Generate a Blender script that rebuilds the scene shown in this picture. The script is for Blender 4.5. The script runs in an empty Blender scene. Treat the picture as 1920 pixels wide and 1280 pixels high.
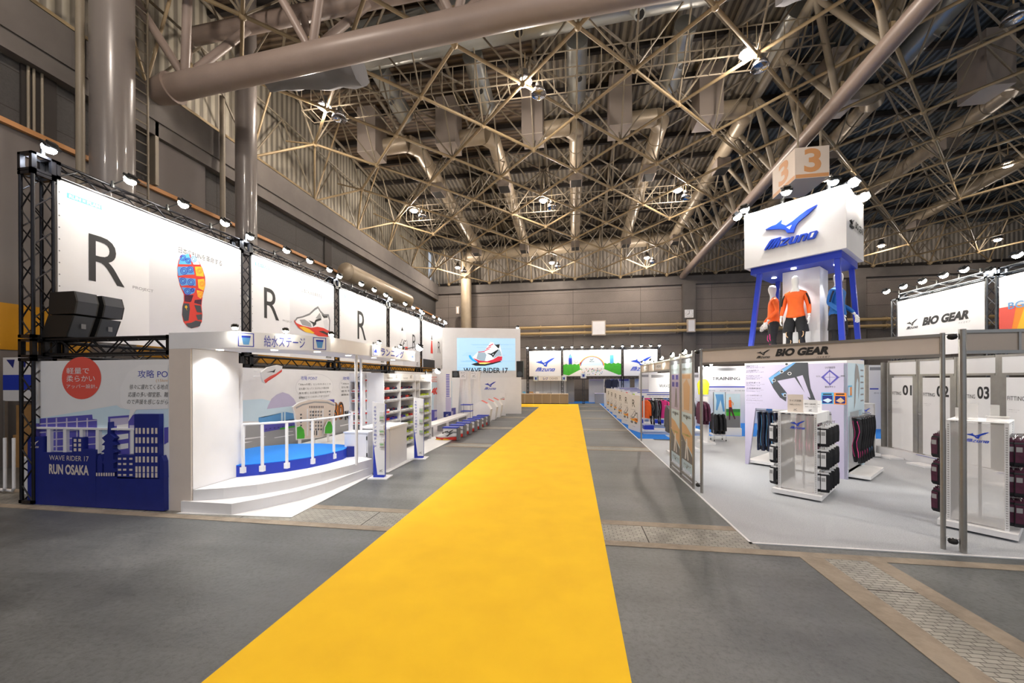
import bpy, bmesh, math, random
from mathutils import Vector, Matrix
random.seed(7)
S = bpy.context.scene
COL = S.collection
PI = math.pi
rad = math.radians

# ------------------------------------------------------------ camera, world, exposure
FPX, YAW, ROLL = 720.0, math.atan(115 / 720), 0.004
CAM = (0.0, 0.0, 2.0)
cd = bpy.data.cameras.new('camera'); cam = bpy.data.objects.new('camera', cd); COL.objects.link(cam)
cd.sensor_width = 36.0; cd.lens = FPX * 36.0 / 1920; cd.shift_y = (711 - 640) / 1920.0
cd.clip_start = 0.05; cd.clip_end = 300
cam.matrix_world = (Matrix.Translation(CAM) @ Matrix.Rotation(YAW, 4, 'Z') @ Matrix.Rotation(PI / 2, 4, 'X')
                    @ Matrix.Rotation(-ROLL, 4, 'Z'))
S.camera = cam
w = bpy.data.worlds.new('world'); S.world = w; w.use_nodes = True
bg = w.node_tree.nodes['Background']; bg.inputs[0].default_value = (0.80, 0.88, 1.0, 1); bg.inputs[1].default_value = 0.5
S.view_settings.view_transform = 'Standard'; S.view_settings.look = 'None'
S.view_settings.exposure = 0.34; S.view_settings.gamma = 1.0; S.view_settings.use_curve_mapping = False
S.cycles.use_denoising = True
S.cycles.max_bounces = 6; S.cycles.diffuse_bounces = 3; S.cycles.glossy_bounces = 3
S.cycles.transparent_max_bounces = 12; S.cycles.sample_clamp_indirect = 4.0
S.cycles.caustics_reflective = False; S.cycles.caustics_refractive = False

# the photograph's frame, for taking points off it onto planes of the place
def _ray(x, y):
    dx, dy = x - 960.0, y - 711.0
    c, s = math.cos(-ROLL), math.sin(-ROLL)
    a, b = (dx * c + dy * s) / FPX, (-dx * s + dy * c) / FPX
    return (a * math.cos(YAW) - math.sin(YAW), a * math.sin(YAW) + math.cos(YAW), -b)
def _hit(x, y, k, v):
    r = _ray(x, y); t = (v - CAM[k]) / r[k]
    return Vector([CAM[i] + t * r[i] for i in range(3)])
def atX(x, y, v): return _hit(x, y, 0, v)
def atY(x, y, v): return _hit(x, y, 1, v)
def atZ(x, y, v=0.0): return _hit(x, y, 2, v)

# ------------------------------------------------------------ materials
def srgb(h):
    h = h.lstrip('#'); out = []
    for i in (0, 2, 4):
        c = int(h[i:i + 2], 16) / 255
        out.append(c / 12.92 if c <= 0.04045 else ((c + 0.055) / 1.055) ** 2.4)
    return tuple(out) + (1.0,)
M = {}
def mat(name, col, rough=0.6, metal=0.0, emit=0.0, alpha=1.0, noise=0.0, scale=8.0, bump=0.0, spec=0.5, sample=True, coat=0.0):
    m = bpy.data.materials.new(name); m.use_nodes = True; nt = m.node_tree; b = nt.nodes['Principled BSDF']
    c = srgb(col) if isinstance(col, str) else tuple(col) + (1.0,)
    b.inputs['Base Color'].default_value = c; b.inputs['Roughness'].default_value = rough
    b.inputs['Metallic'].default_value = metal; b.inputs['Specular IOR Level'].default_value = spec
    if alpha < 1: b.inputs['Alpha'].default_value = alpha
    if coat: b.inputs['Coat Weight'].default_value = coat
    if emit:
        b.inputs['Emission Color'].default_value = c; b.inputs['Emission Strength'].default_value = emit
        m.cycles.emission_sampling = 'AUTO' if sample else 'NONE'
    if noise or bump:
        tc = nt.nodes.new('ShaderNodeTexCoord'); n = nt.nodes.new('ShaderNodeTexNoise')
        n.inputs['Scale'].default_value = scale; n.inputs['Detail'].default_value = 4
        nt.links.new(tc.outputs['Object'], n.inputs['Vector'])
        if noise:
            r = nt.nodes.new('ShaderNodeValToRGB'); e = r.color_ramp.elements
            e[0].position = 0.3; e[1].position = 0.7
            e[0].color = tuple(max(0, v * (1 - noise)) for v in c[:3]) + (1,)
            e[1].color = tuple(min(1, v * (1 + noise)) for v in c[:3]) + (1,)
            nt.links.new(n.outputs['Fac'], r.inputs[0]); nt.links.new(r.outputs[0], b.inputs['Base Color'])
        if bump:
            bp = nt.nodes.new('ShaderNodeBump'); bp.inputs['Strength'].default_value = bump; bp.inputs['Distance'].default_value = 0.02
            nt.links.new(n.outputs['Fac'], bp.inputs['Height']); nt.links.new(bp.outputs[0], b.inputs['Normal'])
    M[name] = m
    return m
mat('white', '#ececee', 0.5, noise=0.02, scale=3)
mat('white_gloss', '#f0f0f2', 0.3, noise=0.02, scale=3)
mat('banner', '#eeeef0', 0.65, noise=0.015, scale=2)
mat('banner_grey', '#dcdce0', 0.65)
mat('offwhite', '#e2e2e4', 0.55, noise=0.02, scale=3)
mat('beige', '#dcd0c6', 0.6, noise=0.03, scale=3)
mat('navy', '#16257c', 0.5, noise=0.08, scale=6)
mat('royal', '#1c38b4', 0.45, noise=0.04, scale=5)
mat('blue_text', '#2b3cae', 0.5)
mat('logo_blue', '#1f49c8', 0.35)
mat('blue_carpet', '#1273cf', 0.95, noise=0.1, scale=60, bump=0.3)
mat('stage_blue', '#1d86ea', 0.9, noise=0.06, scale=30, bump=0.2)
mat('yellow_carpet', '#fdcb1e', 0.9, noise=0.05, scale=2.2, bump=0.15)
mat('black', '#141414', 0.5)
mat('truss_black', '#26262a', 0.35, metal=0.7, noise=0.15, scale=10)
mat('truss_grey', '#5a5c60', 0.35, metal=0.8, noise=0.15, scale=10)
mat('ink', '#2a2a2c', 0.6)
mat('grey_text', '#8a8a90', 0.6)
mat('alu', '#a4a19c', 0.35, metal=0.75, noise=0.06, scale=8)
mat('alu_dark', '#7d7b78', 0.35, metal=0.7)
mat('red', '#d8382c', 0.5); mat('coral', '#e2584c', 0.55); mat('orange', '#f2902c', 0.5)
mat('yellow', '#f2c32e', 0.5); mat('lime', '#c6dc30', 0.5); mat('green', '#3fae2a', 0.6, noise=0.12, scale=5)
mat('dark_green', '#2a7a3c', 0.7); mat('pink', '#ee3a8a', 0.6); mat('cyan', '#58b4e4', 0.5)
mat('sky', '#cfe6f4', 0.6); mat('lilac', '#c2bcd8', 0.55, noise=0.02, scale=3); mat('purple', '#5a55b4', 0.55)
mat('purple_dark', '#3c3588', 0.55); mat('grey', '#9a9a9c', 0.6); mat('mid_grey', '#75767a', 0.6)
mat('road', '#a3a4a6', 0.7); mat('tan', '#d8b48c', 0.6); mat('cardboard', '#a97f4c', 0.85, noise=0.1, scale=5)
mat('slate', '#3c4048', 0.6); mat('skyblue', '#5f9fd8', 0.5)
mat('cloth_black', '#15161c', 0.8, noise=0.3, scale=20); mat('cloth_navy', '#1b2440', 0.8, noise=0.3, scale=20)
mat('cloth_grey', '#4a4c52', 0.8, noise=0.2, scale=20); mat('cloth_orange', '#f2661c', 0.55, noise=0.06, scale=10)
mat('cloth_pink', '#f03c92', 0.7); mat('cloth_lime', '#cdee2a', 0.7); mat('cloth_blue', '#1666b4', 0.6, noise=0.1, scale=12)
mat('cloth_yellow', '#f4f02c', 0.7); mat('cloth_maroon', '#4a1c34', 0.8, noise=0.3, scale=14)
mat('mannequin', '#f2f2f0', 0.3); mat('chrome', '#c8c8cc', 0.2, metal=1.0)
mat('acrylic', '#f4f2f0', 0.3, alpha=0.3); mat('acrylic_blue', '#cfdcec', 0.15, alpha=0.35)
mat('drape', '#f2f2f4', 0.7)
mat('lens_cool', (0.85, 0.92, 1.0), emit=60, sample=False)
mat('lens_warm', (1.0, 0.93, 0.74), emit=60, sample=False)
mat('lens_hall', (1.0, 0.80, 0.62), emit=45, sample=False)
mat('downlight', (1.0, 0.95, 0.88), emit=9, sample=False)
mat('screen_sky', '#a9cfe8', 0.4, emit=0.5); mat('screen_line', '#7db8de', 0.4, emit=0.5); mat('screen_ink', '#0c1a20', 0.4, emit=0.05)
mat('screen_red', '#c8203a', 0.4, emit=0.5); mat('screen_white', '#e4ecf2', 0.4, emit=0.5); mat('screen_grey', '#9fb4c4', 0.4, emit=0.4); mat('screen_cyan', '#1fa4ec', 0.4, emit=0.5)
mat('screen_yellow', '#e8d06a', 0.4, emit=0.7)
mat('tube', '#a08c6a', 0.45, noise=0.1, scale=2); mat('tube_big', '#8e7f76', 0.4, noise=0.06, scale=1.5)
mat('tube_grey', '#857b6a', 0.5, noise=0.1, scale=1.5)
mat('duct', '#a3957f', 0.4, metal=0.15, noise=0.12, scale=1.2); mat('duct_silver', '#a9aba6', 0.32, metal=0.55, noise=0.1, scale=1.2)
mat('vent_box', '#8a8078', 0.6); mat('vent_light', '#c2b6aa', 0.6); mat('pipe_tan', '#b49a6c', 0.5, noise=0.05)
mat('column_paint', '#6e6864', 0.3, noise=0.06, scale=0.8, coat=0.3)
mat('concrete_beam', '#625d59', 0.8, noise=0.14, scale=1.2, bump=0.3)
mat('yellow_band', '#b98208', 0.5, noise=0.04, scale=1); mat('panel_beige', '#6c6662', 0.6, noise=0.05, scale=0.6)
mat('orange_rail', '#b98452', 0.6); mat('haunch', '#bdb7ab', 0.6, noise=0.08, scale=2); mat('glass_green', '#2f3f40', 0.2)
mat('deck_dark', '#2c2724', 0.8)

def nodes_of(name, rough=0.6):
    m = bpy.data.materials.new(name); m.use_nodes = True; M[name] = m
    nt = m.node_tree; return m, nt, nt.nodes['Principled BSDF']
def N(nt, t, **k):
    n = nt.nodes.new(t)
    for a, v in k.items(): setattr(n, a, v)
    return n
def ramp(nt, src, stops):
    r = N(nt, 'ShaderNodeValToRGB'); e = r.color_ramp.elements
    while len(e) < len(stops): e.new(0.5)
    for i, (p, c) in enumerate(stops): e[i].position = p; e[i].color = srgb(c) if isinstance(c, str) else (c, c, c, 1)
    nt.links.new(src, r.inputs[0]); return r.outputs[0]
def mix(nt, fac, a, b, mode='MIX'):
    n = N(nt, 'ShaderNodeMixRGB', blend_type=mode)
    if isinstance(fac, float): n.inputs[0].default_value = fac
    else: nt.links.new(fac, n.inputs[0])
    nt.links.new(a, n.inputs[1]); nt.links.new(b, n.inputs[2]); return n.outputs[0]
def coords(nt, sx=1, sy=1, sz=1, rz=0):
    tc = N(nt, 'ShaderNodeTexCoord'); mp = N(nt, 'ShaderNodeMapping')
    mp.inputs['Scale'].default_value = (sx, sy, sz); mp.inputs['Rotation'].default_value = (0, 0, rz)
    nt.links.new(tc.outputs['Object'], mp.inputs[0]); return mp.outputs[0]
def noise(nt, vec, s, d=4, r=0.55):
    n = N(nt, 'ShaderNodeTexNoise'); n.inputs['Scale'].default_value = s; n.inputs['Detail'].default_value = d
    n.inputs['Roughness'].default_value = r; nt.links.new(vec, n.inputs['Vector']); return n.outputs['Fac']
def bumpn(nt, h, b, st=0.4, dist=0.01):
    bp = N(nt, 'ShaderNodeBump'); bp.inputs['Strength'].default_value = st; bp.inputs['Distance'].default_value = dist
    nt.links.new(h, bp.inputs['Height']); nt.links.new(bp.outputs[0], b.inputs['Normal'])
# worn asphalt-like hall floor
m, nt, b = nodes_of('hall_floor')
v = coords(nt); n1 = noise(nt, v, 0.45, 5, 0.65); n2 = noise(nt, v, 22, 6, 0.75); n3 = noise(nt, coords(nt, 0.25, 1.6, 1, 0.5), 1.1, 3)
c1 = ramp(nt, n1, [(0.3, '#4c5052'), (0.5, '#6b6f70'), (0.72, '#85888a')])
c2 = ramp(nt, n2, [(0.3, 0.35), (0.5, 0.85), (0.7, 1.0)])
c3 = ramp(nt, n3, [(0.35, 0.6), (0.62, 1.0)])
nt.links.new(mix(nt, 0.8, mix(nt, 0.85, c1, c2, 'MULTIPLY'), c3, 'MULTIPLY'), b.inputs['Base Color'])
nt.links.new(ramp(nt, n1, [(0.3, 0.28), (0.7, 0.48)]), b.inputs['Roughness']); bumpn(nt, n2, b, 0.35, 0.01)
# concrete kerb
m, nt, b = nodes_of('kerb'); v = coords(nt)
nt.links.new(ramp(nt, noise(nt, v, 2.2, 6, 0.7), [(0.3, '#7c7266'), (0.6, '#a09484'), (0.8, '#8a8278')]), b.inputs['Base Color'])
b.inputs['Roughness'].default_value = 0.75; bumpn(nt, noise(nt, v, 30), b, 0.3)
# steel tread plate: raised bars in a basket pattern
m, nt, b = nodes_of('tread_plate'); v = coords(nt)
br = N(nt, 'ShaderNodeTexBrick'); br.inputs['Scale'].default_value = 9; br.inputs['Mortar Size'].default_value = 0.035
br.inputs['Brick Width'].default_value = 0.9; br.inputs['Row Height'].default_value = 0.42
br.inputs['Color1'].default_value = srgb('#b0aea5'); br.inputs['Color2'].default_value = srgb('#9c9a92'); br.inputs['Mortar'].default_value = srgb('#5c5a54')
nt.links.new(v, br.inputs[0])
nt.links.new(mix(nt, 0.8, br.outputs[0], ramp(nt, noise(nt, v, 1.3, 5, 0.7), [(0.35, 0.55), (0.6, 1.0)]), 'MULTIPLY'), b.inputs['Base Color'])
b.inputs['Metallic'].default_value = 0.15; b.inputs['Roughness'].default_value = 0.45; bumpn(nt, br.outputs['Fac'], b, 0.6, -0.01)
# grey felt carpet
m, nt, b = nodes_of('grey_carpet'); v = coords(nt)
nt.links.new(ramp(nt, noise(nt, v, 90, 3, 0.8), [(0.3, '#989ca2'), (0.7, '#c6cad0')]), b.inputs['Base Color'])
b.inputs['Roughness'].default_value = 0.95; bumpn(nt, noise(nt, v, 140), b, 0.4)
# precast concrete wall panels with horizontal joints
def wallmat(name, a, c, rx, bw=4.2, rh=0.95):
    m, nt, b = nodes_of(name)
    tc = N(nt, 'ShaderNodeTexCoord'); sp = N(nt, 'ShaderNodeSeparateXYZ'); cb = N(nt, 'ShaderNodeCombineXYZ')
    nt.links.new(tc.outputs['Object'], sp.inputs[0])
    nt.links.new(sp.outputs['Y' if rx else 'X'], cb.inputs[0]); nt.links.new(sp.outputs['Z'], cb.inputs[1])
    br = N(nt, 'ShaderNodeTexBrick'); br.offset = 0.0; br.inputs['Scale'].default_value = 1
    br.inputs['Brick Width'].default_value = bw; br.inputs['Row Height'].default_value = rh; br.inputs['Mortar Size'].default_value = 0.012
    br.inputs['Color1'].default_value = srgb(a); br.inputs['Color2'].default_value = srgb(c); br.inputs['Mortar'].default_value = srgb('#35302c')
    nt.links.new(cb.outputs[0], br.inputs[0])
    f = noise(nt, cb.outputs[0], 14, 6, 0.8); g = noise(nt, cb.outputs[0], 0.5, 3)
    nt.links.new(mix(nt, 0.7, mix(nt, 0.8, br.outputs[0], ramp(nt, f, [(0.3, 0.6), (0.65, 1.0)]), 'MULTIPLY'), ramp(nt, g, [(0.3, 0.75), (0.7, 1.0)]), 'MULTIPLY'), b.inputs['Base Color'])
    b.inputs['Roughness'].default_value = 0.85; bumpn(nt, f, b, 0.5, 0.03)
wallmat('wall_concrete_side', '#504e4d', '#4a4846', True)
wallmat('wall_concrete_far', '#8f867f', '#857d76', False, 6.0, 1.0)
# corrugated roof deck / cladding: ribs along an axis, trough shade put into the colour
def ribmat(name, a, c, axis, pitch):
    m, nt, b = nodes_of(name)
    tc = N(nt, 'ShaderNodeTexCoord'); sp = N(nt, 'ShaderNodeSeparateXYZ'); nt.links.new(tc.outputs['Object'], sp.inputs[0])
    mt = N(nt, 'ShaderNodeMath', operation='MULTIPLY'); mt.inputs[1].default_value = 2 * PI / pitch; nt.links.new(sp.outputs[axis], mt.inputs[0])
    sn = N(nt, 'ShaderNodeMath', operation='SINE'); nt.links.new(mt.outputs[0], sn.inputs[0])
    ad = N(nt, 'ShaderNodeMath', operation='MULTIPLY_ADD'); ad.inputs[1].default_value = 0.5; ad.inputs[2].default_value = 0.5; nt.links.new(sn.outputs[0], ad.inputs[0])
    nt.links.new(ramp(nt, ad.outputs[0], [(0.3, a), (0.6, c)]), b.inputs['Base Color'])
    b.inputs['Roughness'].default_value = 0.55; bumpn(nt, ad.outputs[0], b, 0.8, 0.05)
ribmat('deck_across', '#54463a', '#7b6a57', 'Y', 0.28)
ribmat('deck_along', '#544e45', '#837b6d', 'X', 0.3)
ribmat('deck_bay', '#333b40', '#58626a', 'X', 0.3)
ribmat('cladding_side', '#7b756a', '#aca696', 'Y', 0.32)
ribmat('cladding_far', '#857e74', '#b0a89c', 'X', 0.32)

# ------------------------------------------------------------ mesh building
PM = {}
def tag(o, label=None, cat=None, group=None, kind=None):
    if label: o['label'] = label
    if cat: o['category'] = cat
    if group: o['group'] = group
    if kind: o['kind'] = kind
    return o
def thing(name, label, cat, loc=(0, 0, 0), rz=0.0, group=None, kind=None):
    o = bpy.data.objects.new(name, None); COL.objects.link(o); o.empty_display_size = 0.1
    o.location = loc; o.rotation_euler = (0, 0, rz)
    PM[o.name] = Matrix.Translation(loc) @ Matrix.Rotation(rz, 4, 'Z')
    return tag(o, label, cat, group, kind)
class MB:
    """collects faces; build() links them as ONE mesh object. Coordinates are world unless local=True."""
    def __init__(s): s.v, s.f, s.m, s.s = [], [], [], []
    def add(s, vs, fs, m, smooth=False):
        b = len(s.v); s.v += [Vector(x) for x in vs]
        for f in fs: s.f.append([b + i for i in f]); s.m.append(m); s.s.append(smooth)
        return s
    def box(s, x0, y0, z0, x1, y1, z1, m, T=None):
        vs = [(x, y, z) for z in (z0, z1) for y in (y0, y1) for x in (x0, x1)]
        if T is not None: vs = [T @ Vector(q) for q in vs]
        return s.add(vs, [(0, 2, 3, 1), (4, 5, 7, 6), (0, 1, 5, 4), (2, 6, 7, 3), (0, 4, 6, 2), (1, 3, 7, 5)], m)
    def cbox(s, c, size, m, T=None):
        return s.box(*[c[i] - size[i] / 2 for i in range(3)], *[c[i] + size[i] / 2 for i in range(3)], m, T)
    def tube(s, p, q, r, m, n=8, r2=None, caps=True):
        p, q = Vector(p), Vector(q); d = q - p
        if d.length < 1e-6: return s
        a = d.normalized(); u = a.orthogonal().normalized(); w_ = a.cross(u); r2 = r if r2 is None else r2; vs = []
        for c, rr in ((p, r), (q, r2)):
            for i in range(n):
                t = 2 * PI * (i + .5) / n; vs.append(c + u * (rr * math.cos(t)) + w_ * (rr * math.sin(t)))
        s.add(vs, [(i, (i + 1) % n, n + (i + 1) % n, n + i) for i in range(n)], m, n > 5)
        if caps: s.add(vs, [tuple(range(n - 1, -1, -1)), tuple(range(n, 2 * n))], m)
        return s
    def path(s, pts, r, m, n=8):
        for a, b in zip(pts, pts[1:]): s.tube(a, b, r, m, n)
        return s
    def loft(s, rings, m, caps=True, smooth=True):
        n = len(rings[0]); vs = [q for r in rings for q in r]; fs = []
        for k in range(len(rings) - 1):
            for i in range(n): fs.append((k * n + i, k * n + (i + 1) % n, (k + 1) * n + (i + 1) % n, (k + 1) * n + i))
        s.add(vs, fs, m, smooth)
        if caps: s.add(vs, [tuple(range(n - 1, -1, -1)), tuple(range((len(rings) - 1) * n, len(rings) * n))], m)
        return s
    def lathe(s, c, prof, m, n=16, T=None):
        rings = [[Vector((c[0] + r * math.cos(2 * PI * i / n), c[1] + r * math.sin(2 * PI * i / n), c[2] + z)) for i in range(n)] for r, z in prof]
        if T is not None: rings = [[T @ q for q in r] for r in rings]
        return s.loft(rings, m)
    def prism(s, pts, d, m, m2=None):
        """outline (3d points, ccw from the front) pushed back by vector d"""
        n = len(pts); a = [Vector(p) for p in pts]; vs = a + [p + Vector(d) for p in a]
        s.add(vs, [tuple(range(n))], m); s.add(vs, [tuple(range(2 * n - 1, n - 1, -1))], m2 or m)
        s.add(vs, [(i, n + i, n + (i + 1) % n, (i + 1) % n) for i in range(n)], m2 or m); return s
    def build(s, name, parent=None, local=False):
        me = bpy.data.meshes.new(name); vs = s.v
        if parent is not None and not local:
            inv = PM[parent.name].inverted(); vs = [inv @ q for q in vs]
        me.from_pydata([tuple(q) for q in vs], [], s.f)
        keys = []
        for k in s.m:
            if k not in keys: keys.append(k)
        for k in keys: me.materials.append(M[k])
        ix = {k: i for i, k in enumerate(keys)}
        me.polygons.foreach_set('material_index', [ix[k] for k in s.m]); me.polygons.foreach_set('use_smooth', s.s); me.update()
        o = bpy.data.objects.new(name, me); COL.objects.link(o)
        if parent is not None:
            o.parent = parent; PM[o.name] = PM[parent.name]
        else: PM[o.name] = Matrix.Identity(4)
        return o
def struct(name, mb, m=None):
    o = mb.build(name); o['kind'] = 'structure'; return o
def dup(root, loc, rz, label=None, group=None, swap=None):
    """copy a thing with its parts and sub-parts; swap = {old material: new} gives it its own colours"""
    def cp(o, par):
        c = o.copy(); COL.objects.link(c); c.parent = par
        if swap and o.type == 'MESH':
            for i, sl in enumerate(c.material_slots):
                k = sl.material.name
                if k in swap: sl.link = 'OBJECT'; sl.material = M[swap[k]]
        for ch in KIDS.get(o.name, ()): cp(ch, c)
        return c
    if root.name not in KIDS:
        def fill(o):
            KIDS[o.name] = list(o.children)
            for ch in o.children: fill(ch)
        fill(root)
    c = cp(root, None); c.location = loc; c.rotation_euler = (0, 0, rz)
    if label: c['label'] = label
    if group: c['group'] = group
    return c
KIDS = {}
TX = {}
def text_mesh(t, bold=0.0):
    if any(ord(c) > 0x3100 for c in t): bold = 0.0
    k = (t, bold)
    if k not in TX:
        cu = bpy.data.curves.new('tmp', 'FONT'); cu.body = t; cu.resolution_u = 4; cu.offset = bold; cu.fill_mode = 'FRONT'
        o = bpy.data.objects.new('tmp', cu); COL.objects.link(o)
        me = o.to_mesh(); vs = [(q.co.x, q.co.y) for q in me.vertices]; fs = [tuple(p.vertices) for p in me.polygons]
        o.to_mesh_clear(); bpy.data.objects.remove(o); bpy.data.curves.remove(cu)
        if not vs: vs = [(0, 0), (1, 1)]
        xs = [a for a, _ in vs]; ys = [b for _, b in vs]
        TX[k] = (vs, fs, min(xs), max(xs), min(ys), max(ys))
    return TX[k]
BIRD = [(0, .50), (.128, .545), (.22, .555), (.334, .64), (.313, .55), (.418, .455), (.54, .52), (.70, .64), (.82, .71), (1.0, .77),
        (.975, .715), (.82, .58), (.665, .465), (.61, .385), (.565, .22), (.443, .25), (.395, .35), (.296, .405), (0, .488)]
HOLE = [(.43, .40), (.535, .425), (.49, .325)]
WORD = [  # slanted block capitals, unit height; the M is three slashes
    [(0, 0), (.16, 0), (.86, 1), (.62, 1), (.46, .86)], [(.28, 0), (.44, 0), (1.0, .80), (1.1, 1), (.9, 1)], [(.58, 0), (.80, 0), (1.35, 1), (1.14, 1), (1.04, .82)],
    [(.92, 0), (1.10, 0), (1.36, .72), (1.18, .72)],
    [(1.22, 0), (1.78, 0), (1.83, .15), (1.46, .15), (1.98, .60), (2.02, .74), (1.44, .74), (1.39, .59), (1.76, .59), (1.26, .14)],
    [(1.92, .2), (1.98, .0), (2.44, 0), (2.70, .74), (2.52, .74), (2.31, .15), (2.10, .15), (2.31, .74), (2.13, .74)],
    [(2.56, 0), (2.74, 0), (2.95, .59), (3.16, .59), (2.95, 0), (3.13, 0), (3.36, .66), (3.30, .74), (2.83, .74)],
    [(3.26, .1), (3.32, 0), (3.78, 0), (3.86, .06), (4.06, .62), (4.0, .74), (3.54, .74), (3.45, .66)]]
class Pan:
    """a flat upright face: O bottom-left corner, R to the right as one looks at it; drawing on it goes a hair in front"""
    def __init__(s, O, R, U=(0, 0, 1)):
        s.O = Vector(O); s.R = Vector(R).normalized(); s.U = Vector(U).normalized(); s.N = s.R.cross(s.U)
    def P(s, u, v, d=0.0): return s.O + s.R * u + s.U * v + s.N * d
    def uv(s, px, py):
        r = Vector(_ray(px, py)); c = Vector(CAM); t = (s.O - c).dot(s.N) / r.dot(s.N); q = c + r * t - s.O
        return (q.dot(s.R), q.dot(s.U))
    def slab(s, mb, u0, v0, u1, v1, t, m, back=None):
        mb.prism([s.P(u0, v0), s.P(u1, v0), s.P(u1, v1), s.P(u0, v1)], -s.N * t, m, back)
    def poly(s, mb, pts, m, L=1, th=0.0):
        pts = [p for p in pts]; ar = sum(a[0] * b[1] - b[0] * a[1] for a, b in zip(pts, pts[1:] + pts[:1]))
        if ar < 0: pts = pts[::-1]
        if th: mb.prism([s.P(u, v, th) for u, v in pts], -s.N * (th - 0.001), m)
        else: mb.add([s.P(u, v, 0.0015 * L) for u, v in pts], [tuple(range(len(pts)))], m)
    def ppoly(s, mb, px, m, L=1, th=0.0): s.poly(mb, [s.uv(*p) for p in px], m, L, th)
    def rect(s, mb, u0, v0, u1, v1, m, L=1, th=0.0): s.poly(mb, [(u0, v0), (u1, v0), (u1, v1), (u0, v1)], m, L, th)
    def disc(s, mb, u, v, ru, rv, m, L=1, n=28, th=0.0, a0=0, a1=2 * PI):
        s.poly(mb, [(u + ru * math.cos(a0 + (a1 - a0) * i / n), v + rv * math.sin(a0 + (a1 - a0) * i / n)) for i in range(n + (a1 - a0 < 6))], m, L, th)
    def line(s, mb, pts, w_, m, L=1, th=0.0):
        for (a, b), (c, d) in zip(pts, pts[1:]):
            l = math.hypot(c - a, d - b) or 1; nx, ny = -(d - b) / l * w_ / 2, (c - a) / l * w_ / 2
            s.poly(mb, [(a + nx, b + ny), (c + nx, d + ny), (c - nx, d - ny), (a - nx, b - ny)], m, L, th)
    def text(s, mb, t, u0, v0, u1, v1, m, L=2, bold=0.0, keep=False, slant=0.0, th=0.0):
        """letters fitted to the rectangle (keep=True keeps their proportions, centred)"""
        vs, fs, x0, x1, y0, y1 = text_mesh(t, bold)
        sx, sy = (u1 - u0) / (x1 - x0), (v1 - v0) / (y1 - y0)
        ou, ov = u0, v0
        if keep:
            k = min(sx, sy); ou += (u1 - u0 - k * (x1 - x0)) / 2; ov += (v1 - v0 - k * (y1 - y0)) / 2; sx = sy = k
        mb.add([s.P(ou + (x - x0) * sx + slant * (y - y0) * sy, ov + (y - y0) * sy, 0.0015 * L + th) for x, y in vs], fs, m)
    def logo(s, mb, u, v, w_, m, L=2, hole='banner', th=0.0, word=True):
        """the running-bird mark over its wordmark, w_ wide, bottom-left at u, v"""
        yb = lambda b: .235 + (b - .22) * .84
        s.poly(mb, [(u + w_ * (a * .96 + .03), v + w_ * yb(b)) for a, b in BIRD], m, L, th)
        s.poly(mb, [(u + w_ * (a * .96 + .03), v + w_ * yb(b)) for a, b in HOLE], hole, L + 1 if not th else (th + .002) / .0015)
        if word:
            for q in WORD: s.poly(mb, [(u + w_ * a / 4.06, v + w_ * b * .205) for a, b in q], m, L, th)
            s.poly(mb, [(u + w_ * a / 4.06, v + w_ * b * .205) for a, b in [(3.5, .16), (3.68, .16), (3.83, .59), (3.65, .59)]], hole, L + 1 if not th else (th + .002) / .0015)
    def shoe(s, mb, u, v, w_, ang=0.0, flip=False, L=2, up='white', sole='red', mid='yellow', dark='ink', toe=None, laces=None):
        """a running shoe drawn from its side"""
        ca, sa = math.cos(ang), math.sin(ang)
        def T(a, b):
            if flip: a = 1 - a
            a, b = a - .5, b - .2
            return (u + w_ * (a * ca - b * sa), v + w_ * (a * sa + b * ca))
        def pg(pts, m, l): s.poly(mb, [T(a, b) for a, b in pts], m, L + l)
        pg([(-.015, .12), (.05, .215), (.19, .275), (.37, .38), (.51, .52), (.60, .585), (.69, .52), (.80, .48), (.94, .52), (1.0, .41), (1.01, .14), (.9, .06), (.3, .04), (.1, .04)], 'mid_grey', 0)
        pg([(.02, .13), (.07, .195), (.2, .25), (.38, .345), (.52, .48), (.6, .54), (.68, .48), (.80, .43), (.92, .47), (.965, .39), (.975, .15), (.9, .09), (.3, .07), (.1, .07)], up, 1)
        pg([(.12, .19), (.25, .23), (.42, .2), (.46, .13), (.2, .11)], 'grey', 1.5); pg([(.55, .33), (.66, .47), (.72, .4), (.72, .34)], 'grey', 1.5); pg([(.78, .34), (.9, .4), (.95, .3), (.93, .2), (.84, .2)], 'banner_grey', 1.5)
        pg([(-.02, .16), (.05, .11), (.2, .10), (.45, .12), (.62, .18), (.8, .2), (1.0, .18), (1.01, .04), (.92, -.02), (.7, 0), (.5, .02), (.3, .0), (.12, .03), (.02, .09)], sole, 2)
        pg([(.12, .06), (.25, .09), (.4, .08), (.55, .04), (.5, .015), (.3, .0)], mid, 3)
        pg([(.66, .10), (.8, .14), (1.0, .12), (1.0, .08), (.8, .09)], dark, 3)
        pg([(.36, .24), (.52, .24), (.72, .34), (.70, .37), (.56, .31), (.58, .22), (.5, .15), (.48, .20)], dark, 3)
        pg([(.70, .46), (.79, .40), (.91, .44), (.9, .47), (.8, .44)], dark, 4)
        if toe: pg([(-.1, .26), (-.04, .14), (.1, .06), (.2, .05), (.22, .10), (.06, .14), (-.04, .27)], toe, 4)
        if laces:
            for k in range(4): pg([(.36 + k * .06, .36 + k * .05), (.47 + k * .05, .33 + k * .05), (.47 + k * .05, .35 + k * .05), (.36 + k * .06, .39 + k * .05)], laces, 4)
HALL_E = 800
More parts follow.
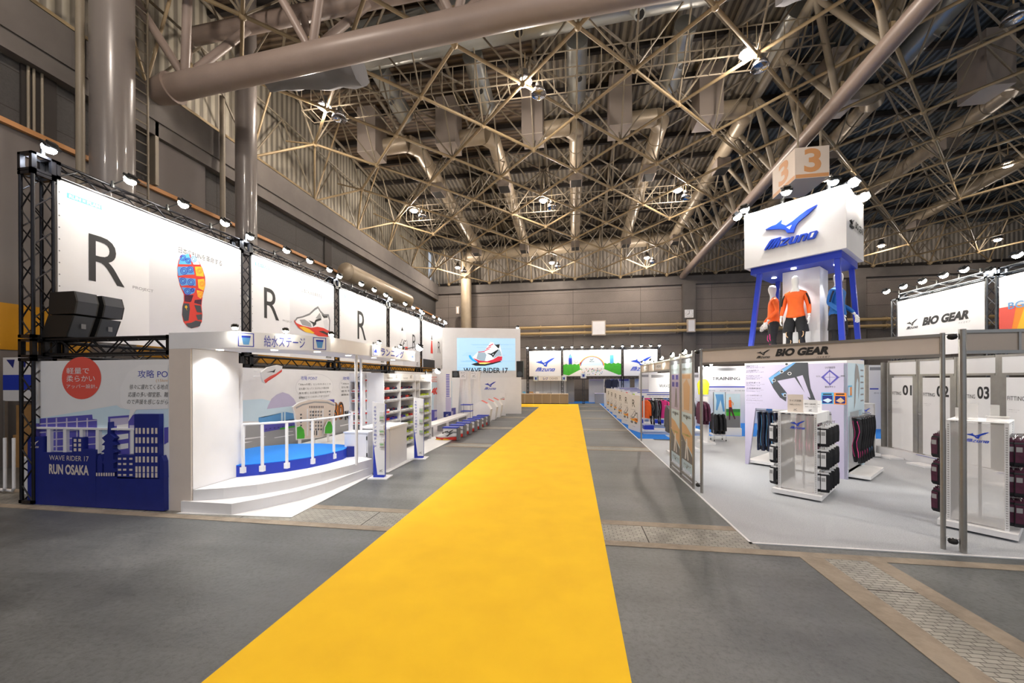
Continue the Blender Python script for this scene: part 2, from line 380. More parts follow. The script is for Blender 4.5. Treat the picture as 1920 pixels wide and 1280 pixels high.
# ------------------------------------------------------------ hall lighting (high bays), rear and side bays included
def zlow(y): return 13.0 - 0.0031 * max(0.0, y - 12.0) ** 2
LX, LY = 0.19, 12.17
def high_bay(loc, label, lit=True, group=None, pw=1.0):
    t = thing('high_bay_lamp', label, 'ceiling lamp', loc, 0, group)
    MB().tube((0, 0, .35), (0, 0, 1.0), .02, 'tube', 5).lathe((0, 0, 0), [(.06, .38), (.12, .34), (.12, .2), (.16, .17)], 'alu', 12).build('lamp_housing', t, True)
    MB().lathe((0, 0, 0), [(.16, .17), (.24, .08), (.29, -.1), (.27, -.1), (.2, .06)], 'chrome', 16).build('reflector', t, True)
    if lit:
        MB().lathe((0, 0, 0), [(.02, .1), (.15, .05), (.2, -.06), (.16, -.17), (.02, -.22)], 'lens_hall', 12).build('bulb', t, True)
        l = bpy.data.lights.new('bulb_light', 'POINT'); l.energy = HALL_E * pw; l.color = (1.0, .87, .76); l.shadow_soft_size = .25
        o = bpy.data.objects.new('bulb_light', l); COL.objects.link(o); o.parent = t; o.location = (0, 0, -.28)
    return t
for i, x in enumerate((-10.0, -1.75, 5.95)):
    for j, y in enumerate((14.3, 23.2, 32.6)):
        z = zlow(y) + .25
        side = ['beside the left wall', 'over the yellow aisle', 'left of the big slanting roof girder'][i]
        high_bay((x, y, z), 'lit warm high-bay lamp, %s row, %s' % (['first', 'middle', 'last'][j], side), True)
        high_bay((x + .5, y + .25, z - .35), 'unlit high-bay reflector, %s row, %s' % (['first', 'middle', 'last'][j], side), False)
for x, y in ((13.6, 14.3), (21.8, 23.2), (22.7, 32.6), (13.6, 23.2), (30.0, 32.6)):
    high_bay((x, y, zlow(y) + .25), 'high-bay lamp in the dark roof bay beyond the slanting girder', y > 20, 'high-bay lamps of the far bay', .3)
for x in (-8, 2, 12):
    for y in (-5, 4.5):
        t = high_bay((x, y, 13.3), 'lit high-bay lamp behind the camera over the hall floor', True, 'high-bay lamps behind the camera')

# ------------------------------------------------------------ floor, walls
struct('floor', MB().box(-16, -12, -.2, 44, 38, 0, 'hall_floor'))
def flat(name, x0, y0, x1, y1, h, m): return MB().box(x0, y0, 0.0005, x1, y1, h, m)
k = MB()
for y0, y1 in ((4.74, 4.88), (5.42, 5.58)): k.box(-12, y0, 0, 2.16 if y0 > 5 else 40, y1, .006, 'kerb')
k.box(-12, 4.88, 0, 2.16, 5.42, .004, 'tread_plate')
for y in (11.0, 15.2, 19.6, 24.5, 28.2):
    k.box(-3.8, y, 0, 2.1, y + .12, .006, 'kerb'); k.box(-3.8, y + .12, 0, 2.1, y + .55, .004, 'tread_plate'); k.box(-3.8, y + .55, 0, 2.1, y + .67, .006, 'kerb')
for x0, x1, mm, h in ((2.49, 2.73, 'kerb', .0055), (2.73, 3.15, 'tread_plate', .0045), (3.15, 3.34, 'kerb', .0055)): k.box(x0, -8, 0, x1, 4.74, h, mm)
for y in (1.1, 2.6, 4.1): k.box(2.73, y, 0, 3.15, y + .012, .0052, 'deck_dark')
for x in (-6.5, -4.8, -2.9, -1.0, .9): k.box(x, 4.88, 0, x + .012, 5.42, .0048, 'deck_dark')
struct('trim_1', k)
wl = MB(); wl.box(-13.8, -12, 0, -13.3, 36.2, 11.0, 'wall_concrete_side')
wl.box(-13.3, -12, 0, -13.22, 36, 8.05, 'panel_beige'); wl.box(-13.22, -12, 2.75, -13.2, 36, 3.85, 'yellow_band')
struct('wall_left', wl)
wl = MB(); wl.box(-13.3, -12, 8.05, -13.1, 36, 8.17, 'orange_rail'); wl.box(-13.5, -12, 10.2, -12.95, 36, 11.2, 'concrete_beam'); wl.box(-13.3, -12, 9.75, -13.0, 36, 10.2, 'concrete_beam')
struct('trim_2', wl)
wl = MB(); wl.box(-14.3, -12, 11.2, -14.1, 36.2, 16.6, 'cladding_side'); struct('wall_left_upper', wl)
wl = MB()
for y in range(-8, 36, 1): wl.box(-14.0, y, 11.2, -13.94, y + .06, 11.95, 'deck_dark')
wl.box(-14.02, -12, 11.2, -13.98, 36, 11.9, 'glass_green'); wl.box(-14.05, -12, 11.9, -13.9, 36, 12.0, 'tube'); struct('window_1', wl)
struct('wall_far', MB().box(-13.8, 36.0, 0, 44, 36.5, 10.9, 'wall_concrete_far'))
wl = MB(); wl.box(-13.3, 35.75, 10.3, 44, 36, 11.05, 'concrete_beam'); wl.box(9.5, 35.5, 0, 10.55, 36, 10.3, 'concrete_beam'); wl.box(22.5, 35.5, 0, 23.6, 36, 10.3, 'concrete_beam')
struct('trim_3', wl)
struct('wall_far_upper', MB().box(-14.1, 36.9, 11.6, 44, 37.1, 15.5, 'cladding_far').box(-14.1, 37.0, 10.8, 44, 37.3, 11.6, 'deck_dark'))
struct('wall_right', MB().box(44, -12, 0, 44.3, 37, 16.6, 'wall_concrete_side'))
# ceiling deck follows the frame
c = MB()
ys = [-12, 0, 12, 15, 18, 21, 24, 27, 30, 33, 37.2]
for a, b in zip(ys, ys[1:]):
    za, zb = zlow(a) + 3.6, zlow(b) + 3.6
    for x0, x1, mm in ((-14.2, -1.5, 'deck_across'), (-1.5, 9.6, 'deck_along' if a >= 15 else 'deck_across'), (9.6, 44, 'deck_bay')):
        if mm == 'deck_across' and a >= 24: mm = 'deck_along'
        c.add([(x0, a, za), (x1, a, za), (x1, b, zb), (x0, b, zb), (x0, a, za + .2), (x1, a, za + .2), (x1, b, zb + .2), (x0, b, zb + .2)],
              [(0, 3, 2, 1), (4, 5, 6, 7), (0, 1, 5, 4), (2, 3, 7, 6)], mm)
struct('ceiling', c)
# purlins under the deck
c = MB()
for i in range(13):
    y = 11 + i * 2.05; z = zlow(y) + 3.4; c.box(-14.1, y - .08, z - .1, 44, y + .08, z + .15, 'deck_dark')
for i in range(15):
    x = -13.6 + i * 4.0
    for a, b in zip(ys[2:], ys[3:]): c.tube((x, a, zlow(a) + 3.2), (x, b, zlow(b) + 3.2), .09, 'tube_grey', 6)
struct('ceiling_purlins', c)

# ------------------------------------------------------------ double-layer space frame
low, up, web, node = MB(), MB(), MB(), MB()
def LN(i, j): y = LY + 2 * j; return Vector((LX + 2 * i, y, zlow(y)))
def TN(i, j): y = LY + 2 * j; return Vector((LX + 2 * i, y, zlow(y) + 2.6))
I0, I1, J0, J1 = -6, 16, -3, 11
for i in range(I0, I1 + 1):
    for j in range(J0, J1 + 1):
        even = (i + j) % 2 == 0
        inb = lambda a, b: I0 <= a <= I1 and J0 <= b <= J1
        if even:
            p = LN(i, j); node.lathe(p, [(.02, -.13), (.1, -.08), (.12, 0), (.1, .08), (.02, .13)], 'tube', 8)
            for di in (-1, 1):
                if inb(i + di, j + 1): low.tube(p, LN(i + di, j + 1), .06, 'tube', 8, caps=False)
            for di, dj in ((1, 0), (-1, 0), (0, 1), (0, -1)):
                if inb(i + di, j + dj): web.tube(p, TN(i + di, j + dj), .036, 'tube_grey', 5, caps=False)
        else:
            for di in (-1, 1):
                if inb(i + di, j + 1): up.tube(TN(i, j), TN(i + di, j + 1), .05, 'tube_grey', 5, caps=False)
# supports along the left ledge and on top of the far wall
for j in range(-2, 12):
    p = LN(-6, j); e = (j % 2 == 0)
    q = Vector((-13.3, p.y, 11.35))
    if e:
        low.tube(p, Vector((-13.3, p.y - 2, 11.35)), .05, 'tube', 6); low.tube(p, Vector((-13.3, p.y + 2, 11.35)), .05, 'tube', 6); web.tube(p, q + Vector((0, 0, 1.9)), .04, 'tube', 6)
    else:
        node.lathe(q, [(.02, -.15), (.14, -.1), (.16, 0), (.02, .14)], 'tube', 8)
        low.tube(TN(-6, j), q, .045, 'tube', 6)
        for dy in (-2, 2): web.tube(q, Vector((-13.5, p.y + dy, 14.3)), .04, 'tube_grey', 5)
    up.tube(Vector((-13.5, p.y, 14.3)), Vector((-13.5, p.y + 2, 14.3)), .05, 'tube_grey', 5)
for i in range(-6, 17):
    p = LN(i, 11)
    q = Vector((p.x, 35.6, 11.2))
    if (i + 11) % 2 == 0:
        low.tube(p, q + Vector((-2, 0, 0)), .055, 'tube', 6); low.tube(p, q + Vector((2, 0, 0)), .055, 'tube', 6); web.tube(TN(i, 10), q, .04, 'tube', 5)
    else:
        node.lathe(q, [(.02, -.2), (.15, -.1), (.17, 0), (.02, .16)], 'tube', 8); web.tube(TN(i, 11), q, .05, 'tube', 5)
    for dx in (-1, 1): web.tube(q + Vector((dx, .2, -.1)), q + Vector((dx * 2, 1.0, 2.3)), .035, 'tube_grey', 5)
t = thing('roof_space_frame', 'tan tubular space frame in a diamond grid under the whole roof', 'roof frame', (0, 12, 13), kind='structure')
low.build('lower_chords', t); up.build('upper_chords', t); web.build('diagonal_braces', t); node.build('node_joints', t)

# main girders: one big tube below, braces up to two tubes above
def gusset(mb, p, d): mb.box(p.x - .25, p.y - .04, p.z, p.x + .25, p.y + .04, p.z + .45, 'tube')
t = thing('roof_girder', 'huge pinkish-grey tube girder crossing above the left banners from the left column', 'girder', (-12.4, 10.2, 11.2))
g = MB(); A = Vector((-12.3, 10.2, 11.15)); B = Vector((-1.6, 10.2, 11.85)); Cc = Vector((9.5, 10.2, 12.2))
g.tube(A, B, .36, 'tube_big', 24).tube(B, Cc, .36, 'tube_big', 24).tube(A + Vector((-.9, 0, -.1)), A, .30, 'tube_big', 16, .44); g.build('bottom_chord', t)
g = MB(); g.tube((-13, 9.3, 13.9), (9.5, 9.3, 14.7), .26, 'tube_big', 16); g.build('upper_chord', t)
g = MB(); g.tube((-13, 11.4, 13.9), (9.5, 11.4, 14.7), .26, 'tube_big', 16); g.build('upper_chord', t)
for k in range(6):
    f = k / 5; p = A.lerp(Cc, f) + Vector((.4, 0, .25))
    g = MB()
    for sy in (-.9, 1.2):
        for sx in (-1.2, 1.2): g.tube(p, (p.x + sx, 10.2 + sy, 13.9 + f * .8), .12, 'tube_big', 10)
    gusset(g, p, 1); g.build('brace_cluster', t)
t = thing('roof_girder', 'long slanting tube girder running down to the far wall pillar behind the white tower', 'girder', (9.5, 34, 11))
pts = [Vector((9.5, y, z)) for y, z in ((2, 12.4), (12, 12.2), (18.4, 11.85), (26, 11.5), (35.6, 11.0))]
g = MB().path(pts, .27, 'tube_big', 20); g.build('bottom_chord', t)
for dx in (-1.3, 1.3): MB().path([q + Vector((dx, 0, 2.9)) for q in pts], .2, 'tube_grey', 12).build('upper_chord', t)
for k in range(12):
    y = 9 + k * 2.2; z = 12.3 - max(0, (y - 10)) * .05
    g = MB(); p = Vector((9.5, y, z))
    for dx in (-1.3, 1.3):
        for dy in (-1.1, 1.1): g.tube(p, p + Vector((dx, dy, 2.8)), .11, 'tube_grey', 8)
    g.box(9.44, y - .25, z + .1, 9.56, y + .25, z + .55, 'tube'); g.build('brace_cluster', t)

# columns on the left wall
for y, r, lab in ((8.3, .43, 'thick round pinkish-grey column standing in front of the left wall'), (12.46, .34, 'slimmer dark round column further along the left wall')):
    t = thing('round_column', lab, 'column', (-11.9, y, 0))
    MB().tube((-11.9, y, 0), (-11.9, y, 16.2), r, 'column_paint', 40).build('shaft', t)
    MB().tube((-12.8, y - .1, 4), (-12.8, y - .1, 12.5), .09, 'tube_grey', 10).build('conduit', t)
t = thing('wall_ladder', 'caged steel access ladder on the wall beside the thick column', 'ladder', (-12.6, 9.2, 4))
for y in (9.15, 9.6): MB().tube((-12.5, y, 4), (-12.5, y, 15), .03, 'tube_grey', 6).build('rail', t)
for k in range(36): MB().tube((-12.5, 9.15, 4.2 + k * .3), (-12.5, 9.6, 4.2 + k * .3), .018, 'tube_grey', 5).build('rung', t)
t = thing('wall_recess', 'tall dark vertical slot with pipes in the left concrete wall', 'wall slot', (-13.28, 7.6, 8.1), kind='structure')
MB().box(-13.3, 7.35, 8.2, -13.24, 8.0, 10.2, 'deck_dark').build('slot', t); g = MB()
for y in (7.45, 7.55, 7.7): g.tube((-13.2, y, 8.2), (-13.2, y, 10.2), .03, 'tube_grey', 6)
g.build('pipes', t)
t = thing('wall_recess', 'narrow dark vertical slot in the left wall near the far corner', 'wall slot', (-13.28, 19, 8.1), kind='structure')
MB().box(-13.3, 18.9, 8.2, -13.24, 19.5, 10.2, 'deck_dark').build('slot', t)
t = thing('wall_shaft', 'pale raised vertical casing on the left wall between the two columns', 'wall casing', (-13.2, 10.4, 8.1), kind='structure')
MB().box(-13.3, 10.2, 8.2, -13.0, 10.3, 10.2, 'tube_grey').box(-13.3, 10.3, 8.2, -13.15, 12.0, 10.2, 'panel_beige').build('casing', t)

# ducts along the hall with nozzles, boxes below the roof
def duct_run(x, lab, x2=None):
    x2 = x if x2 is None else x2
    t = thing('air_duct', lab, 'duct', (x, 14, 15))
    MB().tube((x, 15.5, 15.5), (x, 18.2, 15.2), .42, 'duct_silver', 20).build('upper_pipe', t)
    MB().tube((x, 16.9, 15.3), (x + .1, 16.55, 14.75), .16, 'duct_silver', 12).tube((x + .1, 16.55, 14.75), (x + .1, 16.54, 14.74), .12, 'black', 12).build('nozzle', t)
    g = MB(); g.tube((x - 1.9, 19.3, 14.5), (x - .35, 19.4, 14.6), .40, 'duct', 18); g.tube((x - .35, 19.4, 14.6), (x, 19.9, 14.6), .44, 'duct', 18); g.tube((x, 19.8, 14.6), (x2, 33.2, 13.7), .36, 'duct', 20)
    for yy in range(21, 33, 2): f = (yy - 19.8) / 13.4; g.tube((x + (x2 - x) * f, yy, 14.6 - .9 * f), (x + (x2 - x) * f, yy + .08, 14.6 - .9 * f), .385, 'duct', 20)
    g.build('lower_pipe', t)
    MB().box(x - 2.6, 18.2, 13.7, x - 1.6, 19.4, 16.0, 'vent_box').box(x - 2.6, 18.2, 13.68, x - 1.6, 19.4, 13.7, 'vent_light').build('fan_box', t)
    for yy in (22.6, 32.2):
        f = (yy - 19.8) / 13.4; xx = x + (x2 - x) * f; zz = 14.3 - .9 * f
        MB().box(xx - .35, yy, zz - .55, xx + .35, yy + .9, zz, 'vent_box').box(xx - .3, yy + .02, zz - .56, xx + .3, yy + .85, zz - .545, 'black').build('outlet_box', t)
duct_run(.2, 'round silver air duct above the yellow aisle ending in a square outlet')
duct_run(-4.1, 'round silver air duct left of the aisle duct')
duct_run(-8.3, 'dull round air duct nearest the left wall with a large square box')
duct_run(4.3, 'round air duct right of the aisle duct')
duct_run(8.2, 'round air duct crossing behind the slanting roof girder')
duct_run(13.5, 'dark round air duct in the right roof bay, upper one'); duct_run(19.0, 'dark round air duct in the right roof bay, lower one'); duct_run(25, 'dark round air duct at the outer edge of the right roof bay')
t = thing('main_duct', 'fat silver cross duct behind the left roof girder', 'duct', (-2, 14.6, 16))
MB().tube((-9.5, 14.6, 15.6), (9, 14.0, 16.0), .78, 'duct_silver', 32).build('pipe', t)
for x in (-2.0, 2.2): MB().tube((x, 14.2, 15.2), (x + .1, 13.7, 14.5), .2, 'duct_silver', 14).tube((x + .1, 13.7, 14.5), (x + .1, 13.69, 14.49), .15, 'black', 14).build('nozzle', t)
t = thing('main_duct', 'long cross duct along the far wall turning down at the left corner', 'duct', (-9.5, 34, 13))
MB().tube((-9.6, 34.6, 13.5), (16, 34.6, 14.3), .55, 'duct', 28).build('pipe', t)
MB().tube((-9.9, 34.9, 2.6), (-9.9, 34.9, 13.2), .5, 'duct', 24).tube((-9.9, 34.9, 13.0), (-9.3, 34.7, 13.6), .52, 'duct', 24).build('down_pipe', t)
t = thing('wall_duct', 'horizontal round-ended duct along the left wall above the far banners', 'duct', (-12.5, 22, 8.6))
MB().tube((-12.4, 19.5, 8.0), (-12.4, 27.5, 8.0), .5, 'duct', 24).lathe((-12.4, 19.5, 8.0), [(.5, -.02), (.4, .1), (.02, .2)], 'duct', 16, Matrix.Translation((-12.4, 19.5, 8)) @ Matrix.Rotation(PI / 2, 4, 'X') @ Matrix.Translation((12.4, -19.5, -8))).build('pipe', t)
# wrapped plastic sheets bundled on the girder
t = thing('wrapped_sheet', 'crumpled grey sheet bundle tied beneath the big left girder', 'sheet', (-8.5, 11.6, 12))
rings = []
for k in range(9):
    f = k / 8; rings.append([Vector((-10.2 + 3.4 * f, 11.5, 12.4 - .3 * f)) + Vector((0, (.5 + .15 * random.random()) * math.cos(a * PI / 5), (.42 + .16 * random.random()) * math.sin(a * PI / 5))) for a in range(10)])
MB().loft(rings, 'mid_grey').build('sheet', t)
t = thing('wrapped_sheet', 'crumpled grey sheet bundle hanging high beside the right orange lamp', 'sheet', (7.3, 12.6, 14))
rings = []
for k in range(9):
    f = k / 8; rings.append([Vector((6.2 + 2.3 * f, 12.4, 13.9)) + Vector((0, (.6 + .2 * random.random()) * math.cos(a * PI / 5), (.6 + .2 * random.random()) * math.sin(a * PI / 5))) for a in range(10)])
MB().loft(rings, 'mid_grey').build('sheet', t)
# catwalks
def catwalk(y, z, x0, x1, lab):
    t = thing('catwalk', lab, 'catwalk', ((x0 + x1) / 2, y, z)); g = MB()
    for dy in (0, .8):
        for dz in (0, 1.0): g.tube((x0, y + dy, z + dz), (x1, y + dy, z + dz), .025, 'tube_grey', 5)
    g.build('rails', t); g = MB(); n = int((x1 - x0) / .45)
    for k in range(n + 1):
        x = x0 + k * .45
        g.tube((x, y, z), (x, y, z + 1), .018, 'tube_grey', 4); g.tube((x, y, z), (x, y + .8, z), .025, 'tube_grey', 4)
    g.build('posts', t)
catwalk(14.9, 13.6, -11.5, 9, 'barred catwalk crossing the near roof bay'); catwalk(24.3, 12.6, -11, 9, 'barred catwalk crossing the far roof bay')
# far wall fittings
for z, lab in ((6.75, 'upper tan pipe along the far wall'), (6.2, 'lower tan pipe along the far wall')):
    t = thing('wall_pipe', lab, 'pipe', (5, 35.7, z)); g = MB(); g.tube((-5, 35.4, z), (34, 35.4, z), .13, 'pipe_tan', 12); g.build('pipe', t)
    for x in range(-3, 34, 4): MB().tube((x, 35.4, z), (x + .1, 35.4, z), .17, 'pipe_tan', 12).box(x - .04, 35.4, z - .25, x + .04, 35.76, z + .25, 'tube_grey').build('pipe_clamp', t)
def wbox(x0, z0, x1, z1, lab, nm='junction_box', cat='box'):
    t = thing(nm, lab, cat, ((x0 + x1) / 2, 35.2, z0)); MB().box(x0, 34.95, z0, x1, 35.22, z1, 'vent_light').build('casing', t); MB().box(x0 + .08, 34.94, z0 + .08, x1 - .08, 34.95, z1 - .08, 'white').build('door', t)
wbox(1.65, 5.9, 2.85, 7.2, 'square grey junction box over the two far wall pipes'); wbox(9.7, 6.0, 10.35, 7.1, 'grey junction box on the far wall pillar below the clock')
t = thing('wall_clock', 'square white wall clock on the far concrete pillar', 'clock', (10.0, 35.4, 7.4))
MB().box(9.62, 35.38, 7.3, 10.32, 35.5, 8.0, 'white').build('face', t); p = Pan((9.62, 35.38, 7.3), (1, 0, 0)); g = MB()
p.line(g, [(.35, .35), (.35, .6)], .03, 'ink'); p.line(g, [(.35, .35), (.18, .28)], .04, 'ink')
for k in range(12): p.disc(g, .35 + .28 * math.sin(k * PI / 6), .35 + .28 * math.cos(k * PI / 6), .022, .022, 'ink', 1, 6)
g.build('hands', t)
wbox(-10.9, 8.2, -10.6, 8.9, 'small white box high on the far wall by the corner', 'wall_box')
# hanging bay number sign
t = thing('hall_number_sign', 'large hanging sign with tan number 3 on two faces above the white tower', 'sign', (9.4, 16.5, 9.6))
sg = MB(); x0, x1, y0, y1, z0, z1 = 8.55, 9.75, 16.5, 18.2, 9.75, 10.95
sg.box(x0, y0, z0, x1, y1, z1, 'vent_light'); sg.box(x0 + .2, y0 + .2, z1, x0 + .25, y0 + .25, z1 + 2.6, 'tube_grey').box(x1 - .2, y0 + .2, z1, x1 - .15, y0 + .25, z1 + 2.6, 'tube_grey')
p = Pan((x0, y0, z0), (1, 0, 0)); p.text(sg, '3', .32, .22, .92, 1.14, 'orange_rail', 2, .03); p.rect(sg, .02, .02, 1.18, .16, 'orange_rail', 1)
p = Pan((x0, y1, z0), (0, -1, 0)); p.text(sg, '3', .5, .22, 1.25, 1.14, 'orange_rail', 2, .03); p.rect(sg, .02, .02, 1.68, .16, 'orange_rail', 1)
sg.build('sign_box', t)
# carpets
tag(flat('', -2.43, -6, .37, 30.9, .010, 'yellow_carpet').box(-7.4, 27.6, .0005, -2.43, 30.9, .010, 'yellow_carpet').build('aisle_carpet'), 'bright yellow carpet runner down the middle aisle', 'carpet')
g = MB(); g.box(2.13, 5.07, .001, 14, 13.0, .010, 'grey_carpet').box(2.13, 13.0, .001, 2.6, 13.3, .010, 'grey_carpet')
g.box(3.2, 13.0, .001, 14, 14.3, .010, 'grey_carpet'); g.box(2.10, 5.04, .001, 2.13, 13, .012, 'offwhite').box(2.10, 5.04, .001, 14, 5.07, .012, 'offwhite')
tag(g.build('booth_carpet'), 'light grey felt carpet under the right-hand booth', 'carpet')
g = MB(); g.box(2.13, 13.3, .002, 3.2, 33, .009, 'blue_carpet').box(3.2, 14.3, .002, 16, 33, .0095, 'blue_carpet').box(-.4, 32.2, .001, 2.13, 35, .009, 'blue_carpet').box(2.09, 13.0, .001, 2.13, 33, .012, 'offwhite')
tag(g.build('shop_carpet'), 'bright blue carpet under the clothing racks beyond the grey booth', 'carpet')
# ------------------------------------------------------------ box truss
def truss(name, label, a, b, s=.30, m='truss_black', cat='truss', group=None, step=None, up=(0, 0, 1)):
    """square lattice truss from a to b (centres of the ends)"""
    a, b = Vector(a), Vector(b); d = (b - a); L = d.length; d.normalize()
    u = Vector(up) if abs(d.z) < .9 else Vector((1, 0, 0)); v = d.cross(u).normalized(); u = v.cross(d).normalized()
    t = thing(name, label, cat, a, 0, group); h = s / 2 - .025
    cs = [(h, h), (h, -h), (-h, -h), (-h, h)]
    for p, q in cs: o = u * p + v * q; MB().tube(a + o, b + o, .025, m, 8).build('chord', t)
    g = MB(); n = max(2, round(L / (step or s))); 
    for k in range(n):
        f0, f1 = a + d * (L * k / n), a + d * (L * (k + 1) / n)
        for i in range(4):
            o0 = u * cs[i][0] + v * cs[i][1]; o1 = u * cs[(i + 1) % 4][0] + v * cs[(i + 1) % 4][1]
            if k % 2: o0, o1 = o1, o0
            g.tube(f0 + o0, f1 + o1, .011, m, 5, caps=False)
    g.build('lacing', t)
    for e, w_ in ((a, .05), (b - d * .05, .05)):
        g = MB(); T = Matrix((u, v, d)).transposed().to_4x4(); T.translation = e
        for lo, hi in (((-s / 2, -s / 2), (-s / 2 + .06, s / 2)), ((s / 2 - .06, -s / 2), (s / 2, s / 2)), ((-s / 2, -s / 2), (s / 2, -s / 2 + .06)), ((-s / 2, s / 2 - .06), (s / 2, s / 2))):
            g.box(lo[0], lo[1], 0, hi[0], hi[1], w_, m, T)
        g.build('end_plate', t)
    return t
def corner_block(x, y, z, label, s=.30, m='truss_black', h=.30):
    t = thing('corner_block', label, 'truss corner', (x, y, z)); g = MB()
    for sx in (-1, 1):
        for sy in (-1, 1): g.cbox((x + sx * (s / 2 - .03), y + sy * (s / 2 - .03), z + h / 2), (.06, .06, h), m)
    for zz in (z + .02, z + h - .02):
        for q in ((s / 2 - .03, 0, .06, s), (-(s / 2 - .03), 0, .06, s), (0, s / 2 - .03, s, .06), (0, -(s / 2 - .03), s, .06)): g.cbox((x + q[0], y + q[1], zz), (q[2], q[3], .04), m)
    g.build('frame', t); return t
# ------------------------------------------------------------ spotlights: arm, flood head, lens
def make_spot(label, cool=False, energy=60, arm=.42, group=None, tilt=40):
    t = thing('arm_spotlight', label, 'spotlight', (0, 0, 0), 0, group)
    MB().tube((0, 0, 0), (arm, 0, .10), .012, 'black', 6).tube((0, 0, -.06), (0, 0, .06), .03, 'black', 8).build('arm', t, True)
    T = Matrix.Translation((arm, 0, .08)) @ Matrix.Rotation(rad(tilt), 4, 'Y')   # head aims back towards -x and down
    g = MB(); g.box(-.075, -.10, -.012, .075, .10, .03, 'black', T).box(-.04, -.06, .03, .04, .06, .07, 'black', T); g.build('lamp_head', t, True)
    MB().lathe((0, 0, 0), [(.085, -.0), (.095, -.05), (.07, -.10), (.01, -.125)], 'lens_cool' if cool else 'lens_warm', 14, T).build('lens', t, True)
    l = bpy.data.lights.new('flood_light', 'SPOT'); l.energy = energy; l.color = (.86, .93, 1) if cool else (1, .97, .88)
    l.shadow_soft_size = .08; l.spot_size = rad(150); l.spot_blend = .8
    o = bpy.data.objects.new('flood_light', l); COL.objects.link(o); o.parent = t; o.location = T @ Vector((0, 0, -.16)); o.rotation_euler = (0, rad(tilt), 0)
    o.rotation_euler = (T.to_3x3().to_euler()); return t
ORD = ['first', 'second', 'third', 'fourth', 'fifth', 'sixth']
# ------------------------------------------------------------ left banner wall
BX, BY0, PITCH, BW = -8.63, 5.22, 3.98, 3.64
BAN = ['coloured-sole', 'angled-shoe', 'plain R', 'white toe-up shoe', 'slim heel-on shoe']
warm = make_spot('floodlight', False, 54); cool = make_spot('floodlight', True, 56, .16)
warm['group'] = cool['group'] = 'floodlights along the left banner truss'
first = {'w': warm, 'c': cool}; used = {'w': 0, 'c': 0}
def put(k, loc, rz, label, group):
    o = first[k]
    if not used[k]: used[k] = 1; o.location = loc; o.rotation_euler = (0, 0, rz); o['label'] = label; o['group'] = group; return o
    return dup(o, loc, rz, label, group)
for k in range(6):
    y = BY0 - .17 + PITCH * k
    lab = ['black truss tower at the open front corner of the banner wall', 'black truss tower between the coloured-sole banner and the angled-shoe banner', 'black truss tower between the angled-shoe banner and the plain R banner',
           'black truss tower between the plain R banner and the toe-up shoe banner', 'black truss tower between the toe-up shoe banner and the last banner', 'black truss tower at the screen end of the banner wall'][k]
    truss('truss_tower', lab, (-8.77, y, .02), (-8.77, y, 2.38), .3)
    corner_block(-8.77, y, 2.39, 'black corner block at mid height, tower ' + lab.split('truss tower ')[1].replace('banner and the', 'and') if k else 'black corner block at mid height of the open front corner tower')
    truss('truss_tower', lab.replace('black', 'upper black'), (-8.77, y, 2.71), (-8.77, y, 5.42), .3)
    corner_block(-8.77, y, 5.43, lab.replace('black truss tower', 'black top block on the tower'))
    if k < 5:
        truss('truss_beam', 'black top truss beam above the %s banner' % BAN[k], (-8.77, y + .16, 5.58), (-8.77, y + PITCH - .16, 5.58), .3)
        truss('truss_beam', 'black lower truss beam below the %s banner' % BAN[k], (-8.77, y + .16, 2.54), (-8.77, y + PITCH - .16, 2.54), .3)
    put('c', (-8.65, y, 5.79), 0, 'bright bluish floodlight on the tower %s' % ['at the open front corner', 'after the coloured-sole banner', 'after the angled-shoe banner', 'after the plain R banner', 'after the toe-up shoe banner', 'at the screen end'][k], 'floodlights along the left banner truss')
    if k < 5:
        for j in range(3):
            put('w', (-8.6, y + PITCH * (j + 1) / 4 - .05, 5.72), 0, '%s warm floodlight above the %s banner, counted from the open corner' % (ORD[j], BAN[k]), 'floodlights along the left banner truss')
def banner(k, draw, label):
    o = (BX, BY0 + PITCH * k, 2.72); p = Pan(o, (0, 1, 0)); t = thing('banner', label, 'banner', o); g = MB()
    p.slab(g, 0, 0, BW, 2.76, .012, 'banner'); p.rect(g, BW * .39, 0, BW, 2.76, 'banner_grey', .4) if draw != 'R' else None
    for v in range(14):
        for u in (.02, BW - .02): p.disc(g, u, .1 + v * .2, .012, .012, 'mid_grey', 1, 6)
    p.rect(g, .12, 2.45, .62, 2.54, 'cyan', 1); p.text(g, 'RUN × PLAN', .15, 2.465, .59, 2.525, 'white', 2, .03)
    g.build('sheet', t); g = MB()
    return t, p, g
# sole banner
t, p, g = banner(0, 'S', 'big white banner with black R and a colourful shoe sole')
p.text(g, 'R', .42, 1.10, .98, 1.95, 'ink', 2, 0); p.text(g, 'PROJECT', 1.12, 1.10, 1.50, 1.17, 'grey_text', 2); p.text(g, '日本のRUNを革命する', 2.02, 2.12, 3.08, 2.26, 'ink', 2)
def P0(x, y): return p.uv(300 + x / 7.53, 460 + y / 7.53)
def pl(pts, m, L): p.poly(g, [P0(*q) for q in pts], m, L)
pl([(300, 140), (390, 118), (480, 140), (550, 230), (600, 330), (635, 450), (638, 560), (600, 720), (585, 850), (598, 980), (590, 1080), (540, 1150), (440, 1172), (380, 1140), (330, 1080), (308, 980), (315, 860), (335, 780), (335, 690), (280, 570), (245, 430), (243, 310), (262, 210)], 'red', 2)
pl([(262, 265), (275, 200), (310, 140), (390, 118), (410, 125), (430, 200), (440, 268)], 'cyan', 3); pl([(440, 200), (430, 125), (480, 140), (530, 200), (560, 270), (470, 268)], 'sky', 3)
